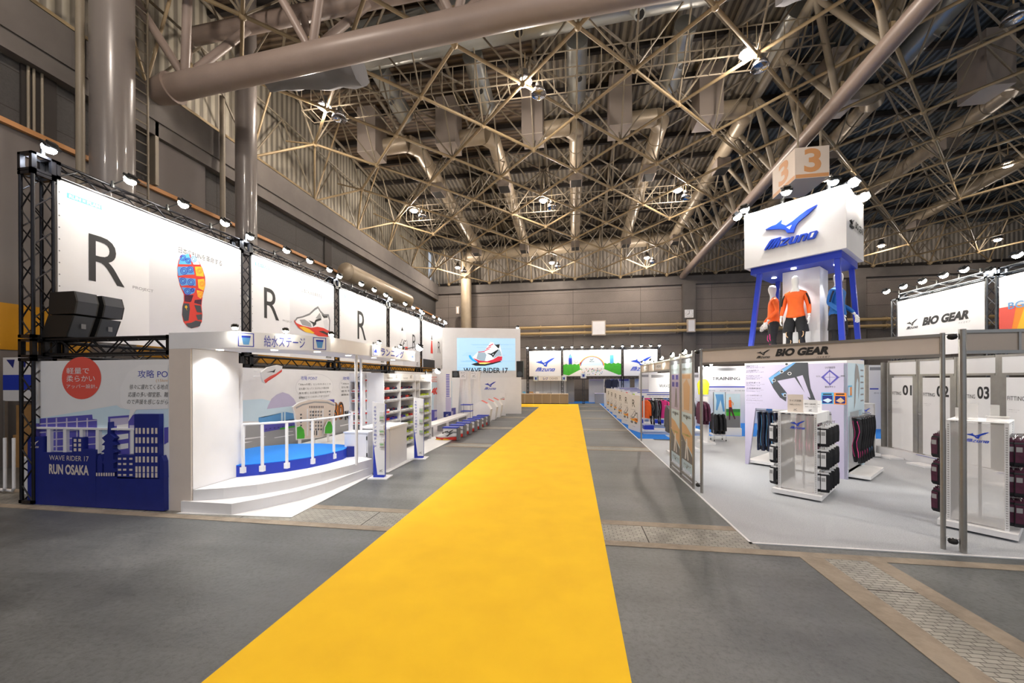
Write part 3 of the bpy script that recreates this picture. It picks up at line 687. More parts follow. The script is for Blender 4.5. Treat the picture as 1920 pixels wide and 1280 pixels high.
pl([(250, 300), (465, 300), (485, 410), (350, 415), (255, 430), (243, 350)], 'screen_cyan', 3) if False else pl([(250, 300), (465, 300), (485, 410), (350, 415), (255, 430), (243, 350)], 'skyblue', 3)
pl([(260, 450), (500, 470), (505, 570), (380, 560), (300, 572), (270, 520)], 'skyblue', 3); pl([(300, 590), (500, 605), (480, 670), (420, 695), (350, 680)], 'skyblue', 3)
pl([(490, 300), (580, 300), (610, 380), (615, 440), (510, 430)], 'yellow', 3); pl([(530, 480), (620, 470), (635, 560), (610, 640), (540, 600)], 'yellow', 3); pl([(515, 630), (605, 650), (600, 720), (570, 750), (530, 720)], 'yellow', 3)
for cx, cy, r, mm in ((320, 175, 40, 'royal'), (395, 215, 36, 'royal'), (470, 195, 40, 'skyblue'), (335, 360, 48, 'royal'), (425, 340, 44, 'royal'), (435, 520, 46, 'royal'), (320, 500, 44, 'royal'), (385, 650, 46, 'royal'), (455, 630, 24, 'royal'), (555, 360, 34, 'orange'), (590, 545, 34, 'orange'), (565, 690, 34, 'orange')):
    for rr in (1, .55):
        q = [P0(cx + r * rr * math.cos(a * PI / 8), cy + r * rr * math.sin(a * PI / 8)) for a in range(17)]; p.line(g, q, .016, mm, 4)
pl([(345, 700), (470, 700), (440, 790), (420, 800), (345, 790)], 'cloth_maroon', 3); pl([(490, 770), (585, 760), (580, 840), (480, 810)], 'cloth_maroon', 3)
pl([(330, 815), (410, 820), (420, 900), (400, 1060), (340, 1070), (310, 980), (315, 870)], 'slate', 4); pl([(480, 840), (570, 850), (590, 950), (520, 940)], 'slate', 4)
pl([(505, 980), (590, 970), (592, 1050), (530, 1050)], 'slate', 4); pl([(360, 1100), (440, 1090), (500, 1060), (580, 1075), (560, 1140), (440, 1170), (390, 1150)], 'slate', 4)
pl([(345, 870), (365, 840), (385, 870), (370, 890), (382, 925), (362, 890)], 'yellow', 5); g.build('artwork', t)
# angled shoe banner
t, p, g = banner(1, 'S', 'white banner with black R and an angled white and red shoe')
p.text(g, 'R', .42, 1.05, .98, 1.92, 'ink', 2); p.text(g, 'PROJECT', 1.12, 1.04, 1.5, 1.11, 'grey_text', 2); p.text(g, '日本のRUNを革命する', 1.95, 2.12, 2.95, 2.25, 'ink', 2)
p.shoe(g, 2.5, 1.16, 1.75, rad(-6), L=2, sole='red'); p.disc(g, 2.05, .52, .34, .2, 'mid_grey', 1.2); p.disc(g, 3.0, .42, .24, .14, 'mid_grey', 1.2)
p.text(g, 'WAVE RIDER 17', 2.05, .22, 2.75, .30, 'grey_text', 2); p.logo(g, 3.15, .07, .32, 'ink', 2, 'banner_grey'); g.build('artwork', t)
t, p, g = banner(2, 'R', 'white banner with only a large black R, behind the stage canopy')
p.text(g, 'R', 1.2, .95, 1.85, 2.1, 'ink', 2); p.logo(g, 3.1, .08, .3, 'ink', 2); g.build('artwork', t)
t, p, g = banner(3, 'S', 'white banner with a toe-up white shoe and a black R at its far side')
p.shoe(g, 1.35, .95, 1.25, rad(8), L=2, sole='red'); p.poly(g, [(1.0, 1.4), (1.3, 1.9), (1.75, 1.75), (1.85, 1.3)], 'white', 6); p.poly(g, [(1.2, 1.78), (1.32, 2.0), (1.45, 1.8)], 'ink', 7)
p.text(g, 'R', 2.6, .95, 3.1, 1.75, 'ink', 2); p.text(g, 'PROJECT', .95, 2.15, 1.9, 2.22, 'grey_text', 2); p.text(g, 'WAVE RIDER 17', 1.1, .25, 1.9, .33, 'grey_text', 2); p.logo(g, 3.1, .08, .3, 'ink', 2, 'banner_grey'); g.build('artwork', t)
t, p, g = banner(4, 'S', 'white banner with a slim heel-on shoe and a thin black R')
p.poly(g, [(1.2, .6), (1.75, .6), (1.8, 1.2), (1.62, 1.9), (1.48, 2.1), (1.34, 1.9), (1.18, 1.2)], 'white', 2); p.poly(g, [(1.3, .9), (1.7, .9), (1.66, 1.2), (1.58, 1.7), (1.42, 1.7), (1.32, 1.2)], 'red', 3)
p.poly(g, [(1.4, 1.75), (1.6, 1.75), (1.5, 2.1)], 'ink', 4); p.rect(g, .1, 0, 2.0, .5, 'ink', 1.2); p.text(g, 'R', 2.6, 1.0, 3.05, 1.75, 'ink', 2); p.logo(g, 3.2, .08, .25, 'ink', 2, 'banner_grey'); g.build('artwork', t)

# ------------------------------------------------------------ skyline panel at the aisle corner
p = Pan((-8.78, 5.0, 0), (1, 0, 0)); W = 2.64
t = thing('printed_wall', 'printed booth panel with red circle, speech bubble and dark blue skyline', 'wall panel', (-7.4, 5.05, 0)); g = MB()
p.slab(g, 0, 0, W, 2.33, .08, 'white'); g.build('board', t); g = MB()
pp = lambda pts, m, L, th=0.0: p.ppoly(g, [(60 + x / 4.415, 670 + y / 4.415) for x, y in pts], m, L, th)
pp([(22, 510), (700, 395), (740, 420), (830, 430), (1130, 425), (1130, 640), (22, 640)], 'sky', 1)
pp([(66, 505), (500, 472), (504, 508), (540, 512), (540, 770), (66, 770)], 'purple', 2); pp([(22, 545), (66, 545), (66, 650), (22, 650)], 'purple', 2)
for y0 in (545, 615, 680, 740): pp([(66, y0), (540, y0 - 30), (540, y0 - 22), (66, y0 + 10)], 'lilac', 3)
for x0 in (120, 200, 285, 370, 455): pp([(x0, 500), (x0 + 12, 500), (x0 + 12, 770), (x0, 770)], 'lilac', 3.6)
pp([(632, 490), (858, 472), (858, 800), (632, 800)], 'purple', 2); pp([(650, 505), (800, 495), (800, 560), (650, 570)], 'lilac', 2.6)
for y0 in (560, 640, 720): pp([(705, y0), (800, y0 - 12), (800, y0 + 30), (705, y0 + 45)], 'white', 3)
pp([(810, 560), (850, 560), (850, 800), (810, 800)], 'lilac', 3); pp([(1095, 580), (1130, 575), (1130, 700), (1095, 720)], 'purple', 2)
pp([(735, 380), (770, 425), (815, 432), (800, 530), (868, 432), (1130, 425), (1130, 60), (900, 60), (800, 120), (735, 250)], 'white_gloss', 4)
p.disc(g, *p.uv(60 + 410 / 4.415, 670 + 170 / 4.415), .39, .34, 'coral', 2, 40)
def tx(s_, x0, y0, x1, y1, m, L=5, b=0.0, sl=0.0):
    a = p.uv(60 + x0 / 4.415, 670 + y0 / 4.415); c = p.uv(60 + x1 / 4.415, 670 + y1 / 4.415); p.text(g, s_, a[0], c[1], c[0], a[1], m, L, b, slant=sl)
tx('軽量で', 290, 85, 478, 135, 'white', b=.03); tx('柔らかい', 290, 150, 525, 200, 'white', b=.03); tx('アッパー設計。', 290, 222, 545, 255, 'white', b=.02)
tx('攻略 PO', 880, 105, 1128, 168, 'blue_text', b=.02); tx('(15km', 1030, 178, 1128, 208, 'tan', b=.01)
tx('徐々に疲れてくる地点', 810, 222, 1128, 264, 'ink', sl=.15); tx('応援の多い御堂筋、難', 798, 285, 1128, 328, 'ink', sl=.15); tx('ので声援を感じながら', 790, 345, 1128, 388, 'ink', sl=.15)
g.build('print', t); g = MB()
pp([(25, 572), (890, 585), (890, 600), (25, 587)], 'white', 1, .05)
for x0 in (155, 287, 422, 555, 842): pp([(x0, 590), (x0 + 26, 590), (x0 + 26, 790), (x0, 790)], 'white', 1, .045)
g.build('guard_rail', t); g = MB()
def cut(pts): pp(pts, 'navy', 1, .07)
cut([(12, 650), (136, 650), (136, 778), (378, 780), (378, 655), (468, 655), (468, 752), (572, 757), (572, 982), (575, 1230), (12, 1200)])
cut([(575, 975), (1130, 990), (1132, 1258), (575, 1230)]); cut([(888, 465), (1090, 465), (1090, 995), (888, 990)]); cut([(748, 800), (888, 803), (888, 992), (748, 990)])
cut([(637, 975), (640, 880), (625, 860), (640, 830), (640, 780), (615, 775), (645, 750), (645, 722), (620, 718), (648, 690), (622, 660), (668, 625), (672, 530), (682, 530), (686, 625), (728, 660), (708, 690), (735, 718), (710, 725), (710, 750), (738, 778), (715, 785), (715, 835), (740, 858), (716, 868), (716, 908), (745, 935), (716, 945), (716, 980)])
cut([(585, 975), (583, 860), (590, 810), (605, 795), (625, 840), (625, 975)]); cut([(1094, 990), (1094, 820), (1112, 805), (1128, 850), (1132, 990)])
g.build('skyline_cutout', t); g = MB()
def lit(x0, y0, x1, y1): pp([(x0, y0), (x1, y0), (x1, y1), (x0, y1)], 'beige', 47)
for y0 in (578, 655, 733, 812, 892, 946):
    for x0 in (898, 925, 958, 992, 1028, 1060): lit(x0, y0, x0 + 18, y0 + (48 if y0 < 900 else 38))
for y0 in (822, 865, 912, 955):
    for x0 in (755, 797, 848): lit(x0, y0, x0 + 26, y0 + 16)
for y0 in (668, 706, 744):
    for x0 in (392, 430): lit(x0, y0, x0 + 22, y0 + 25)
for x0 in range(575, 720, 20): lit(x0, 945, x0 + 12, 972)
tag(g.build('lit_windows', t), kind='stuff'); g = MB()
def tz(s_, x0, y0, x1, y1, b):
    a = p.uv(60 + x0 / 4.415, 670 + y0 / 4.415); c = p.uv(60 + x1 / 4.415, 670 + y1 / 4.415); p.text(g, s_, a[0], c[1], c[0], a[1], 'beige', 48, b)
tz('WAVE RIDER 17', 192, 800, 515, 852, .0); tz('RUN OSAKA', 190, 872, 517, 968, .035)
a = p.uv(60 + 38 / 4.415, 670 + 740 / 4.415); p.logo(g, a[0], a[1], .17, 'beige', 48, 'navy'); g.build('lettering', t)
truss('truss_beam', 'black truss beam over the skyline panel carrying the black speakers', (-8.6, 5.16, 2.56), (-6.16, 5.16, 2.56), .3)
# speakers
def speaker(y0, label):
    t = thing('line_array_speaker', label, 'speaker', (-8.05, y0, 2.72))
    for k in range(2):
        z0, z1 = 3.09 - .37 * k, 3.45 - .37 * k
        sh = .0 if k == 0 else -.12
        g = MB(); pr = [(-8.55 + sh * .5, z0), (-7.98 + sh, z0), (-7.93 + sh * .2 + (0 if k else .0), z1 - .02), (-8.45, z1)] if k else [(-8.45, z0), (-7.93 + sh, z0), (-7.88, z1 - .16), (-7.93, z1), (-8.42, z1)]
        g.prism([(x, y0, z) for x, z in pr], (0, .30, 0), 'black'); c = g.build('cabinet', t)
        g = MB(); q = [(x, z) for x, z in pr if x > -8.2]
        for i in range(len(q) - 1):
            (xa, za), (xb, zb) = q[i], q[i + 1]; g.add([(xa + .004, y0 + .02, za), (xb + .004, y0 + .02, zb), (xb + .004, y0 + .28, zb), (xa + .004, y0 + .28, za)], [(3, 2, 1, 0)], 'slate')
        g.build('grille', t)
        g = MB(); xm = -7.925 + (0 if k == 0 else -.07); g.box(xm, y0 + .13, (z0 + z1) / 2 - .04, xm + .01, y0 + .19, (z0 + z1) / 2 + .04, 'mid_grey'); g.build('badge', t)
speaker(4.99, 'curved black line-array speaker stack on the front truss, nearest one'); speaker(5.36, 'second curved black speaker stack tucked behind the front one')

# ------------------------------------------------------------ stage portal: column, side wall, canopy, sign
t = thing('stage_portal', 'pale portal column, side wall and canopy over the round stage', 'portal', (-5.95, 5.0, 0))
MB().box(-6.14, 5.0, 0, -5.75, 5.85, 2.489, 'beige').build('front_column', t)
MB().box(-8.4, 5.85, 0, -5.75, 5.93, 2.6, 'white').build('side_wall', t) if False else None
can = [(-6.14, 5.0), (-4.98, 5.0), (-4.1, 6.0), (-4.12, 7.28), (-4.1, 9.5), (-5.0, 9.5), (-5.0, 7.3), (-5.1, 6.4), (-5.6, 5.85), (-6.14, 5.85)]
MB().prism([(x, y, 2.49) for x, y in reversed(can)], (0, 0, .245), 'white').build('canopy', t)
MB().box(-5.745, 5.02, 0.34, -5.74, 5.84, 2.485, 'white_gloss').build('lining', t)
for q, h in (((-4.2, 6.95), .34), ((-4.55, 7.8), 0.9), ): pass
MB().tube((-4.22, 6.98, .33), (-4.22, 6.98, 2.49), .028, 'white', 12).build('post', t)
MB().tube((-4.75, 8.05, .33), (-4.75, 8.05, 2.49), .028, 'white', 12).build('post', t)
for q in ((-5.55, 5.3), (-4.75, 5.5), (-4.35, 6.0), (-4.4, 7.0), (-4.35, 7.9), (-4.35, 8.8)):
    g = MB(); g.tube((q[0], q[1], 2.48), (q[0], q[1], 2.489), .05, 'downlight', 16); o = g.build('downlight', t)
    l = bpy.data.lights.new('downlight_beam', 'SPOT'); l.energy = 38; l.spot_size = rad(130); l.spot_blend = .7; l.shadow_soft_size = .05; l.color = (1, .97, .93)
    b_ = bpy.data.objects.new('downlight_beam', l); COL.objects.link(b_); b_.parent = t; b_.location = PM[t.name].inverted() @ Vector((q[0], q[1], 2.46))
def sign(A, B, z0, z1, txt, label, icon):
    A, B = Vector((A[0], A[1], z0)), Vector((B[0], B[1], z0)); p = Pan(A, B - A); L = (B - A).length; h = z1 - z0; p.O = p.O + p.N * .012
    t = thing('header_sign', label, 'sign', A); g = MB(); p.slab(g, 0, 0, L, h, .01, 'white_gloss'); g.build('board', t); g = MB()
    for u in (.03, L - .24): 
        p.rect(g, u, .02, u + .2, h - .02, 'blue_text', 1); p.rect(g, u + .012, .032, u + .188, h - .032, 'white_gloss', 2)
        if icon == 'cup': p.poly(g, [(u + .065, .05), (u + .135, .05), (u + .16, h - .06), (u + .04, h - .06)], 'skyblue', 3); p.poly(g, [(u + .045, h - .09), (u + .155, h - .09), (u + .16, h - .06), (u + .04, h - .06)], 'royal', 4)
        else: p.poly(g, [(u + .04, .08), (u + .16, .08), (u + .16, .13), (u + .11, .17), (u + .08, .13), (u + .04, .12)], 'royal', 3)
    p.text(g, txt, .36, .03, L - .36 if icon == 'cup' else .42 + L * .5, h - .035, 'blue_text', 3, .02); g.build('lettering', t)
sign((-4.97, 5.0), (-4.12, 5.97), 2.49, 2.735, '給水ステージ', 'white header sign reading 給水ステージ with cup icons', 'cup')
sign((-4.1, 7.35), (-4.1, 9.5), 2.49, 2.735, 'ランニング', 'white header sign reading ランニング over the shoe shelves', 'shoe')
o = put('w', (-4.35, 9.42, 2.79), 0.3, 'small bright lamp at the end of the running shoe header sign', 'lamps on the left booth headers')
mini = make_spot('clip lamp', False, 5, .30, 'lamps on the left booth headers', 30)
mini['label'] = 'small clip lamp at the near end of the 給水ステージ sign'; mini.location = (-5.02, 5.06, 2.765); mini.rotation_euler = (0, 0, -PI / 2 + .7); mini.scale = (.45, .45, .45)
dup(mini, (-4.2, 6.1, 2.765), -.7, 'small clip lamp at the far end of the 給水ステージ sign'); dup(mini, (-4.6, 5.55, 2.765), -.8, 'small clip lamp over the middle of the 給水ステージ sign')
dup(mini, (-4.14, 7.5, 2.765), 0, 'small clip lamp at the near end of the ランニング sign'); dup(mini, (-4.14, 8.5, 2.765), 0, 'small clip lamp over the middle of the ランニング sign')
put('w', (-4.9, 12.3, 2.24), .3, 'starry warm lamp on top of the end of the shoe shelves', 'lamps on the left booth headers')
tag(MB().box(-8.4, 5.86, 0, -5.76, 5.94, 2.3, 'white').build('rear_partition'), 'plain white partition behind the skyline panel', 'partition')
# steps and round stage
def arc(cx, cy, r, a0, a1, n): return [(cx + r * math.cos(rad(a0 + (a1 - a0) * i / n)), cy + r * math.sin(rad(a0 + (a1 - a0) * i / n))) for i in range(n + 1)]
def deck(pts, z0, z1, m, m2=None):
    return MB().prism([(x, y, z1) for x, y in pts], (0, 0, z0 - z1), m, m2)
t = thing('stage_steps', 'white curved two-step podium in front of the round blue stage', 'steps', (-5.2, 5.5, 0))
deck([(-5.9, 4.97), (-5.02, 4.97), (-4.72, 5.35), (-4.48, 5.75), (-4.35, 6.2), (-4.28, 6.8), (-4.2, 7.55), (-5.5, 7.7), (-5.9, 6)], .002, .17, 'white').build('lower_step', t)
deck([(-5.74, 5.02), (-5.35, 5.16), (-5.0, 5.42), (-4.72, 5.8), (-4.5, 6.3), (-4.32, 6.9), (-4.2, 7.55), (-5.5, 8.2), (-5.74, 7.5)], .17, .335, 'white').build('upper_step', t)
tag(deck([(-5.9, 4.9), (-4.05, 5.0), (-4.16, 7.5), (-4.6, 7.5)], .001, .012, 'offwhite').build('floor_board'), 'white floor board sticking out past the podium steps', 'floor board')
tag(MB().box(-8.5, 7.75, .001, -3.95, 21.3, .012, 'offwhite').build('floor_board'), 'long white floor under the shoe shelves, bench and kiosks', 'floor board')
fas = [(-5.74, 5.78), (-5.45, 5.98), (-5.2, 6.22), (-4.98, 6.55), (-4.84, 6.95), (-4.78, 7.4), (-4.9, 7.9)]
t = thing('round_stage', 'round raised stage with bright blue carpet and royal blue skirt', 'stage', (-6.5, 7.2, .34))
deck(fas + [(-5.3, 8.0), (-5.8, 8.05), (-6.4, 7.9), (-6.85, 7.5), (-6.95, 7.0), (-6.8, 6.5), (-6.4, 6.1), (-5.8, 5.97)], .012, .53, 'royal').build('skirt', t)
deck([(x - .0, y) for x, y in fas] + [(-5.3, 8.0), (-5.8, 8.05), (-6.4, 7.9), (-6.85, 7.5), (-6.95, 7.0), (-6.8, 6.5), (-6.4, 6.1), (-5.8, 5.97)], .53, .542, 'stage_blue').build('carpet_top', t)
deck([(-4.82, 7.6), (-4.5, 7.9), (-4.9, 8.6), (-5.4, 8.5)], .336, .56, 'navy').build('side_block', t)
t = thing('stage_railing', 'white tubular railing curving along the front of the round stage', 'railing', (-5.2, 6.4, .34))
rp = [(-5.70, 5.88), (-5.46, 6.03), (-5.2, 6.3), (-4.98, 6.7), (-4.87, 7.2), (-4.92, 7.85)]
off = lambda q: (q[0] + .045, q[1] - .045)
MB().path([(*off(q), 1.24) for q in rp], .022, 'white', 8).build('top_rail', t)
for q in rp:
    x, y = off(q); MB().box(x - .018, y - .018, .42, x + .018, y + .018, 1.23, 'white').box(x - .035, y - .035, .40, x + .035, y + .035, .50, 'white').build('post', t)
t = thing('stage_railing', 'short white railing at the counter end of the round stage', 'railing', (-5.1, 8.2, .5))
rp = [(-4.92, 7.95), (-5.15, 8.35), (-5.45, 8.7)]
for z in (.62, .95, 1.24): MB().path([(*q, z) for q in rp], .018, 'white', 8).build('rail', t)
for q in rp: MB().tube((*q, .56), (*q, 1.25), .02, 'white', 8).build('post', t)

# ------------------------------------------------------------ rear graphic wall under the banners
p = Pan((-8.6, 5.95, 0), (0, 1, 0)); p.O = Vector((-8.58, 5.95, 0))
t = thing('graphic_wall', 'long printed wall with street scene behind the round stage', 'wall panel', (-8.6, 9, 0)); g = MB()
p.slab(g, 0, 0, 9.4, 2.34, .05, 'white'); g.build('board', t); g = MB()
q4 = lambda x, y: p.uv(440 + x / 6.4, 660 + y / 6.4)
def pq(pts, m, L=1, th=0.0): p.poly(g, [q4(*a) for a in pts], m, L, th)
p.rect(g, 0, 0, 9.4, .82, 'road', 1)
for a in ([(40, 1040), (330, 1010), (380, 1012), (200, 1040), (40, 1060)], [(470, 1025), (700, 985), (720, 992), (480, 1032)], [(630, 948), (700, 945), (700, 952), (640, 955)], [(1110, 1045), (1190, 1030), (1190, 1040), (1120, 1050)], [(40, 1080), (220, 1070), (60, 1105)], [(1260, 880), (1400, 850), (1400, 860), (1270, 890)]): pq(a, 'white', 2)
pq([(40, 580), (330, 560), (450, 590), (700, 640), (700, 830), (40, 830)], 'sky', 1)
pq([(380, 700), (400, 640), (440, 560), (500, 510), (575, 480), (650, 505), (710, 560), (740, 620), (740, 700), (620, 720), (500, 715)], 'lilac', 3)
pq([(280, 780), (275, 720), (300, 700), (400, 680), (740, 640), (740, 740), (600, 715), (480, 750), (330, 785)], 'sky', 4)
pq([(285, 785), (330, 775), (480, 745), (600, 715), (740, 740), (740, 830), (320, 870), (285, 830)], 'skyblue', 4); pq([(300, 860), (740, 800), (740, 890), (310, 965)], 'purple', 4)
for k in range(8): pq([(315 + k * 50, 925 - k * 7), (335 + k * 50, 922 - k * 7), (335 + k * 50, 935 - k * 7), (315 + k * 50, 938 - k * 7)], 'purple_dark', 5)
pq([(540, 910), (720, 880), (720, 900), (540, 930)], 'green', 5)
pq([(555, 720), (575, 718), (575, 830), (555, 832)], 'sky', 5); pq([(590, 716), (608, 716), (608, 828), (590, 830)], 'sky', 5)
pq([(45, 850), (130, 850), (130, 1020), (45, 1025)], 'offwhite', 2); pq([(85, 860), (118, 860), (118, 1005), (90, 1008)], 'slate', 3)
pq([(1110, 570), (1195, 565), (1200, 830), (1110, 830)], 'purple', 2)
def bubble(c0, c1, cy0, cy1): p.disc(g, (c0 + c1) / 2, (cy0 + cy1) / 2, (c1 - c0) / 2 + .02, (cy1 - cy0) / 2 + .02, 'banner_grey', 2, 32); p.disc(g, (c0 + c1) / 2, (cy0 + cy1) / 2, (c1 - c0) / 2, (cy1 - cy0) / 2, 'white_gloss', 3, 32)
for k, (ua, ub) in enumerate((((735, 540), (1180, 260)), ((1255, 490), (1720, 270)))):
    a = q4(*ua); b_ = q4(*ub); u0, u1 = a[0] + .12, b_[0]
    bubble(a[0], b_[0], 1.35, 2.2); p.text(g, '攻略 POINT', u0 + .1, 2.0, u0 + .1 + (u1 - u0) * .45, 2.13, 'blue_text', 5, .02)
    for i, s_ in enumerate(('「30kmの壁」といわれるところ', '足も重くなってくるけれど大阪の街', '風を感じる応援が背中を押す', '最後までペースを守って走りきろう')): p.text(g, s_, u0, 1.83 - i * .14, u1 - .15 - .1 * (i % 2), 1.9 - i * .14, 'ink', 5)
p.text(g, '30', *q4(1170, 830), *q4(1310, 590), 'ink', 4, .09); p.text(g, '30', *q4(1172, 825), *q4(1308, 595), 'orange', 5, .045); p.text(g, '30', *q4(1174, 822), *q4(1306, 598), 'ink', 6, .0)
a, b_ = q4(1320, 815), q4(1445, 690); p.text(g, 'KM', a[0], a[1], b_[0], b_[1], 'ink', 4, .06)
g.build('print', t)
# raised cut-outs standing on or hung against it
def cutout(name, label, cat, x, pts, m, th=.03, extra=None):
    pc = Pan((x, 5.95, 0), (0, 1, 0)); t = thing(name, label, cat, tuple(pc.P(*pc.uv(440 + pts[0][0] / 6.4, 660 + pts[0][1] / 6.4)))); g = MB()
    uv = [pc.uv(440 + a / 6.4, 660 + b / 6.4) for a, b in pts]; cu, cv = sum(a for a, _ in uv) / len(uv), sum(b for _, b in uv) / len(uv)
    pc.poly(g, [(cu + (a - cu) * 1.03, cv + (b - cv) * 1.03) for a, b in uv], 'white', 1, th); g.build('backing_board', t); g = MB()
    pc.poly(g, uv, m, (th + .002) / .0015)
    if extra: extra(g, lambda L, pts, mm: pc.poly(g, [pc.uv(440 + a / 6.4, 660 + b / 6.4) for a, b in pts], mm, (th + .002) / .0015 + L), pc)
    g.build('printed_face', t); lo = min(v for _, v in uv); g = MB(); pc.O = pc.O - pc.N * .012
    pc.slab(g, cu - .06, .001, cu + .06, lo + .25, .015, 'white'); g.build('support_leg', t); return t
def hallx(g, f, pc):
    for k in range(9): f(1, [(880 + k * 20, 645), (890 + k * 20, 644), (890 + k * 20, 670), (880 + k * 20, 672)], 'slate')
    for r in range(6):
        for k in range(5): f(1, [(885 + k * 32, 705 + r * 42), (905 + k * 32, 702 + r * 42), (905 + k * 32, 725 + r * 42), (885 + k * 32, 728 + r * 42)], 'mid_grey')
    for k in range(3): f(1, [(900 + k * 30, 940), (915 + k * 30, 938), (915 + k * 30, 995), (900 + k * 30, 998)], 'slate')
    for yy in (740, 780, 830, 870):
        f(1, [(770, yy), (790, yy - 2), (790, yy + 18), (770, yy + 20)], 'slate'); f(1, [(1115, yy - 40), (1135, yy - 44), (1135, yy - 25), (1115, yy - 22)], 'slate')
    for k in range(4): f(1, [(850 + k * 62, 680), (866 + k * 62, 678), (866 + k * 62, 1000), (850 + k * 62, 1005)], 'offwhite')
    f(1, [(715, 660), (800, 620), (940, 590), (1100, 595), (1185, 630), (1180, 645), (1090, 612), (940, 607), (800, 640), (722, 680)], 'grey')
cutout('building_cutout', 'cut-out of a curved pale stone office building on the stage', 'cut-out', -7.9, [(690, 660), (760, 610), (870, 575), (1000, 568), (1120, 580), (1190, 620), (1180, 700), (1165, 850), (1160, 980), (1000, 1020), (840, 1035), (740, 1045), (735, 900), (715, 750)], 'beige', .04, hallx)
for xs, lab in ((((735, 1040), (735, 900), (780, 885), (820, 930), (830, 1000), (825, 1035)), 'green bush cut-out at the left foot of the office cut-out'), (((1070, 975), (1075, 900), (1110, 830), (1140, 830), (1160, 880), (1168, 940), (1150, 975)), 'green bush cut-out at the right foot of the office cut-out')):
    cutout('bush_cutout', lab, 'cut-out', -7.8, list(xs), 'green', .03)
# shoe cut-out hanging at the top of the wall
t = thing('shoe_cutout', 'tilted white shoe cut-out hanging above the round stage', 'cut-out', (-8.1, 8.2, 2.2)); pc = Pan((-8.1, 5.95, 0), (0, 1, 0)); g = MB()
ps = [(302, 240), (380, 180), (500, 155), (555, 170), (545, 230), (470, 290), (400, 330), (350, 375), (325, 360), (310, 300)]
pc.poly(g, [pc.uv(440 + a / 6.4, 660 + b / 6.4) for a, b in ps], 'offwhite', 1, .05); g.build('board', t); g = MB()
for L, pts, mm in ((36, [(330, 340), (350, 375), (400, 330), (470, 290), (545, 230), (550, 205), (470, 260), (400, 290), (340, 330)], 'coral'), (36, [(360, 240), (440, 225), (470, 200), (455, 245), (425, 240)], 'ink'), (37, [(345, 370), (352, 350), (430, 300), (540, 222), (545, 235), (470, 290)], 'red')): pc.poly(g, [pc.uv(440 + a / 6.4, 660 + b / 6.4) for a, b in pts], mm, L)
g.build('print', t)
for u, v in ((420, 220), (420, 290)): q = pc.P(*pc.uv(440 + u / 6.4, 660 + v / 6.4)); MB().tube((q.x, q.y, q.z), (-8.58, q.y, q.z), .012, 'white', 6).build('bracket', t)
# ------------------------------------------------------------ 3d running shoe (toe at -x), 0.30 long
def shoe_mesh(name, up, sole, accent, parent=None, sc=1.0, local=True, heel=None, mb=None, build=True):
    g = mb or MB(); xs = [-.15, -.135, -.10, -.05, 0, .05, .09, .125, .147]; wd = [.012, .034, .047, .050, .044, .038, .040, .038, .026]
    tp = [.040, .052, .062, .075, .098, .112, .10, .108, .095]; z0 = [.030, .012, .004, 0, .004, .006, 0, .002, .012]; zs = [.038, .034, .030, .028, .030, .036, .040, .042, .040]
    def ring(i, kind):
        x, w_, a, b, t = xs[i], wd[i], z0[i], zs[i], tp[i]
        if kind == 'sole': return [Vector((x, -w_, a)), Vector((x, w_, a)), Vector((x, w_ * 1.06, b)), Vector((x, -w_ * 1.06, b))]
        return [Vector((x, w_ * c, b + (t - b) * s)) for c, s in ((1, 0), (.96, .45), (.55, .9), (0, 1), (-.55, .9), (-.96, .45), (-1, 0))]
    sc3 = lambda rs: [[q * sc for q in r] for r in rs]
    g.loft(sc3([ring(i, 'sole') for i in range(9)]), sole, smooth=False); g.loft(sc3([ring(i, 'up') for i in range(9)]), up)
    for s in (-1, 1):
        q = [(-.02, .052), (.0, .05), (.02, .045), (.05, .07), (.085, .088), (.08, .094), (.04, .08), (.015, .06)]
        pts = [Vector((x, s * .0475, z)) * sc for x, z in q]; g.add(pts, [tuple(range(len(pts)))], accent)
    for k in range(4): x = -.06 + k * .03; z = .078 + k * .012; g.box(x * sc, -.022 * sc, z * sc, (x + .01) * sc, .022 * sc, (z + .012) * sc, accent)
    if build: return g.build(name, parent, True)
# ------------------------------------------------------------ shoe shelves
SZ = [1.96, 1.69, 1.44, 1.12, .88, .64, .40, .16]
t = thing('shoe_shelf', 'white shoe shelving facing the aisle, several bays of running shoes', 'shelving', (-4.9, 10.8, 0))
MB().box(-5.22, 9.1, 0.012, -5.19, 12.42, 2.18, 'white').build('back_panel', t)
for y in (9.12, 10.06, 11.1, 11.42, 12.40): MB().box(-5.19, y - .015, .012, -4.75, y + .015, 2.18, 'white').build('upright', t)
for k, z in enumerate(SZ): MB().box(-5.19, 9.12, z - .012, -4.76, 12.40, z + .008, 'white').box(-4.765, 9.12, z - .022, -4.755, 12.40, z + .014, 'grey').build('shelf', t)
p = Pan((-4.76, 9.12, 1.98), (0, 1, 0))
for y0, s_ in ((0, 'WAVE RIDER'), (.94, 'WAVE'), (2.3, 'WAVE')): g = MB(); p.slab(g, y0 + .02, 0, y0 + .90, .18, .004, 'white_gloss'); p.text(g, s_, y0 + .2, .04, y0 + .5, .09, 'grey_text', 1); p.logo(g, y0 + .66, .07, .12, 'ink', 1, 'white_gloss'); g.build('header_card', t)
t2 = thing('shoe_shelf', 'narrow white shoe shelf behind the counter facing the camera', 'shelving', (-5.1, 9.05, 0))
MB().box(-5.62, 9.35, 0.012, -5.26, 9.38, 2.18, 'white').build('back_panel', t2)
for x in (-5.62, -5.27): MB().box(x, 8.98, .012, x + .03, 9.35, 2.18, 'white').build('upright', t2)
for z in SZ[:5]: MB().box(-5.59, 9.0, z - .012, -5.27, 9.35, z + .008, 'white').build('shelf', t2)
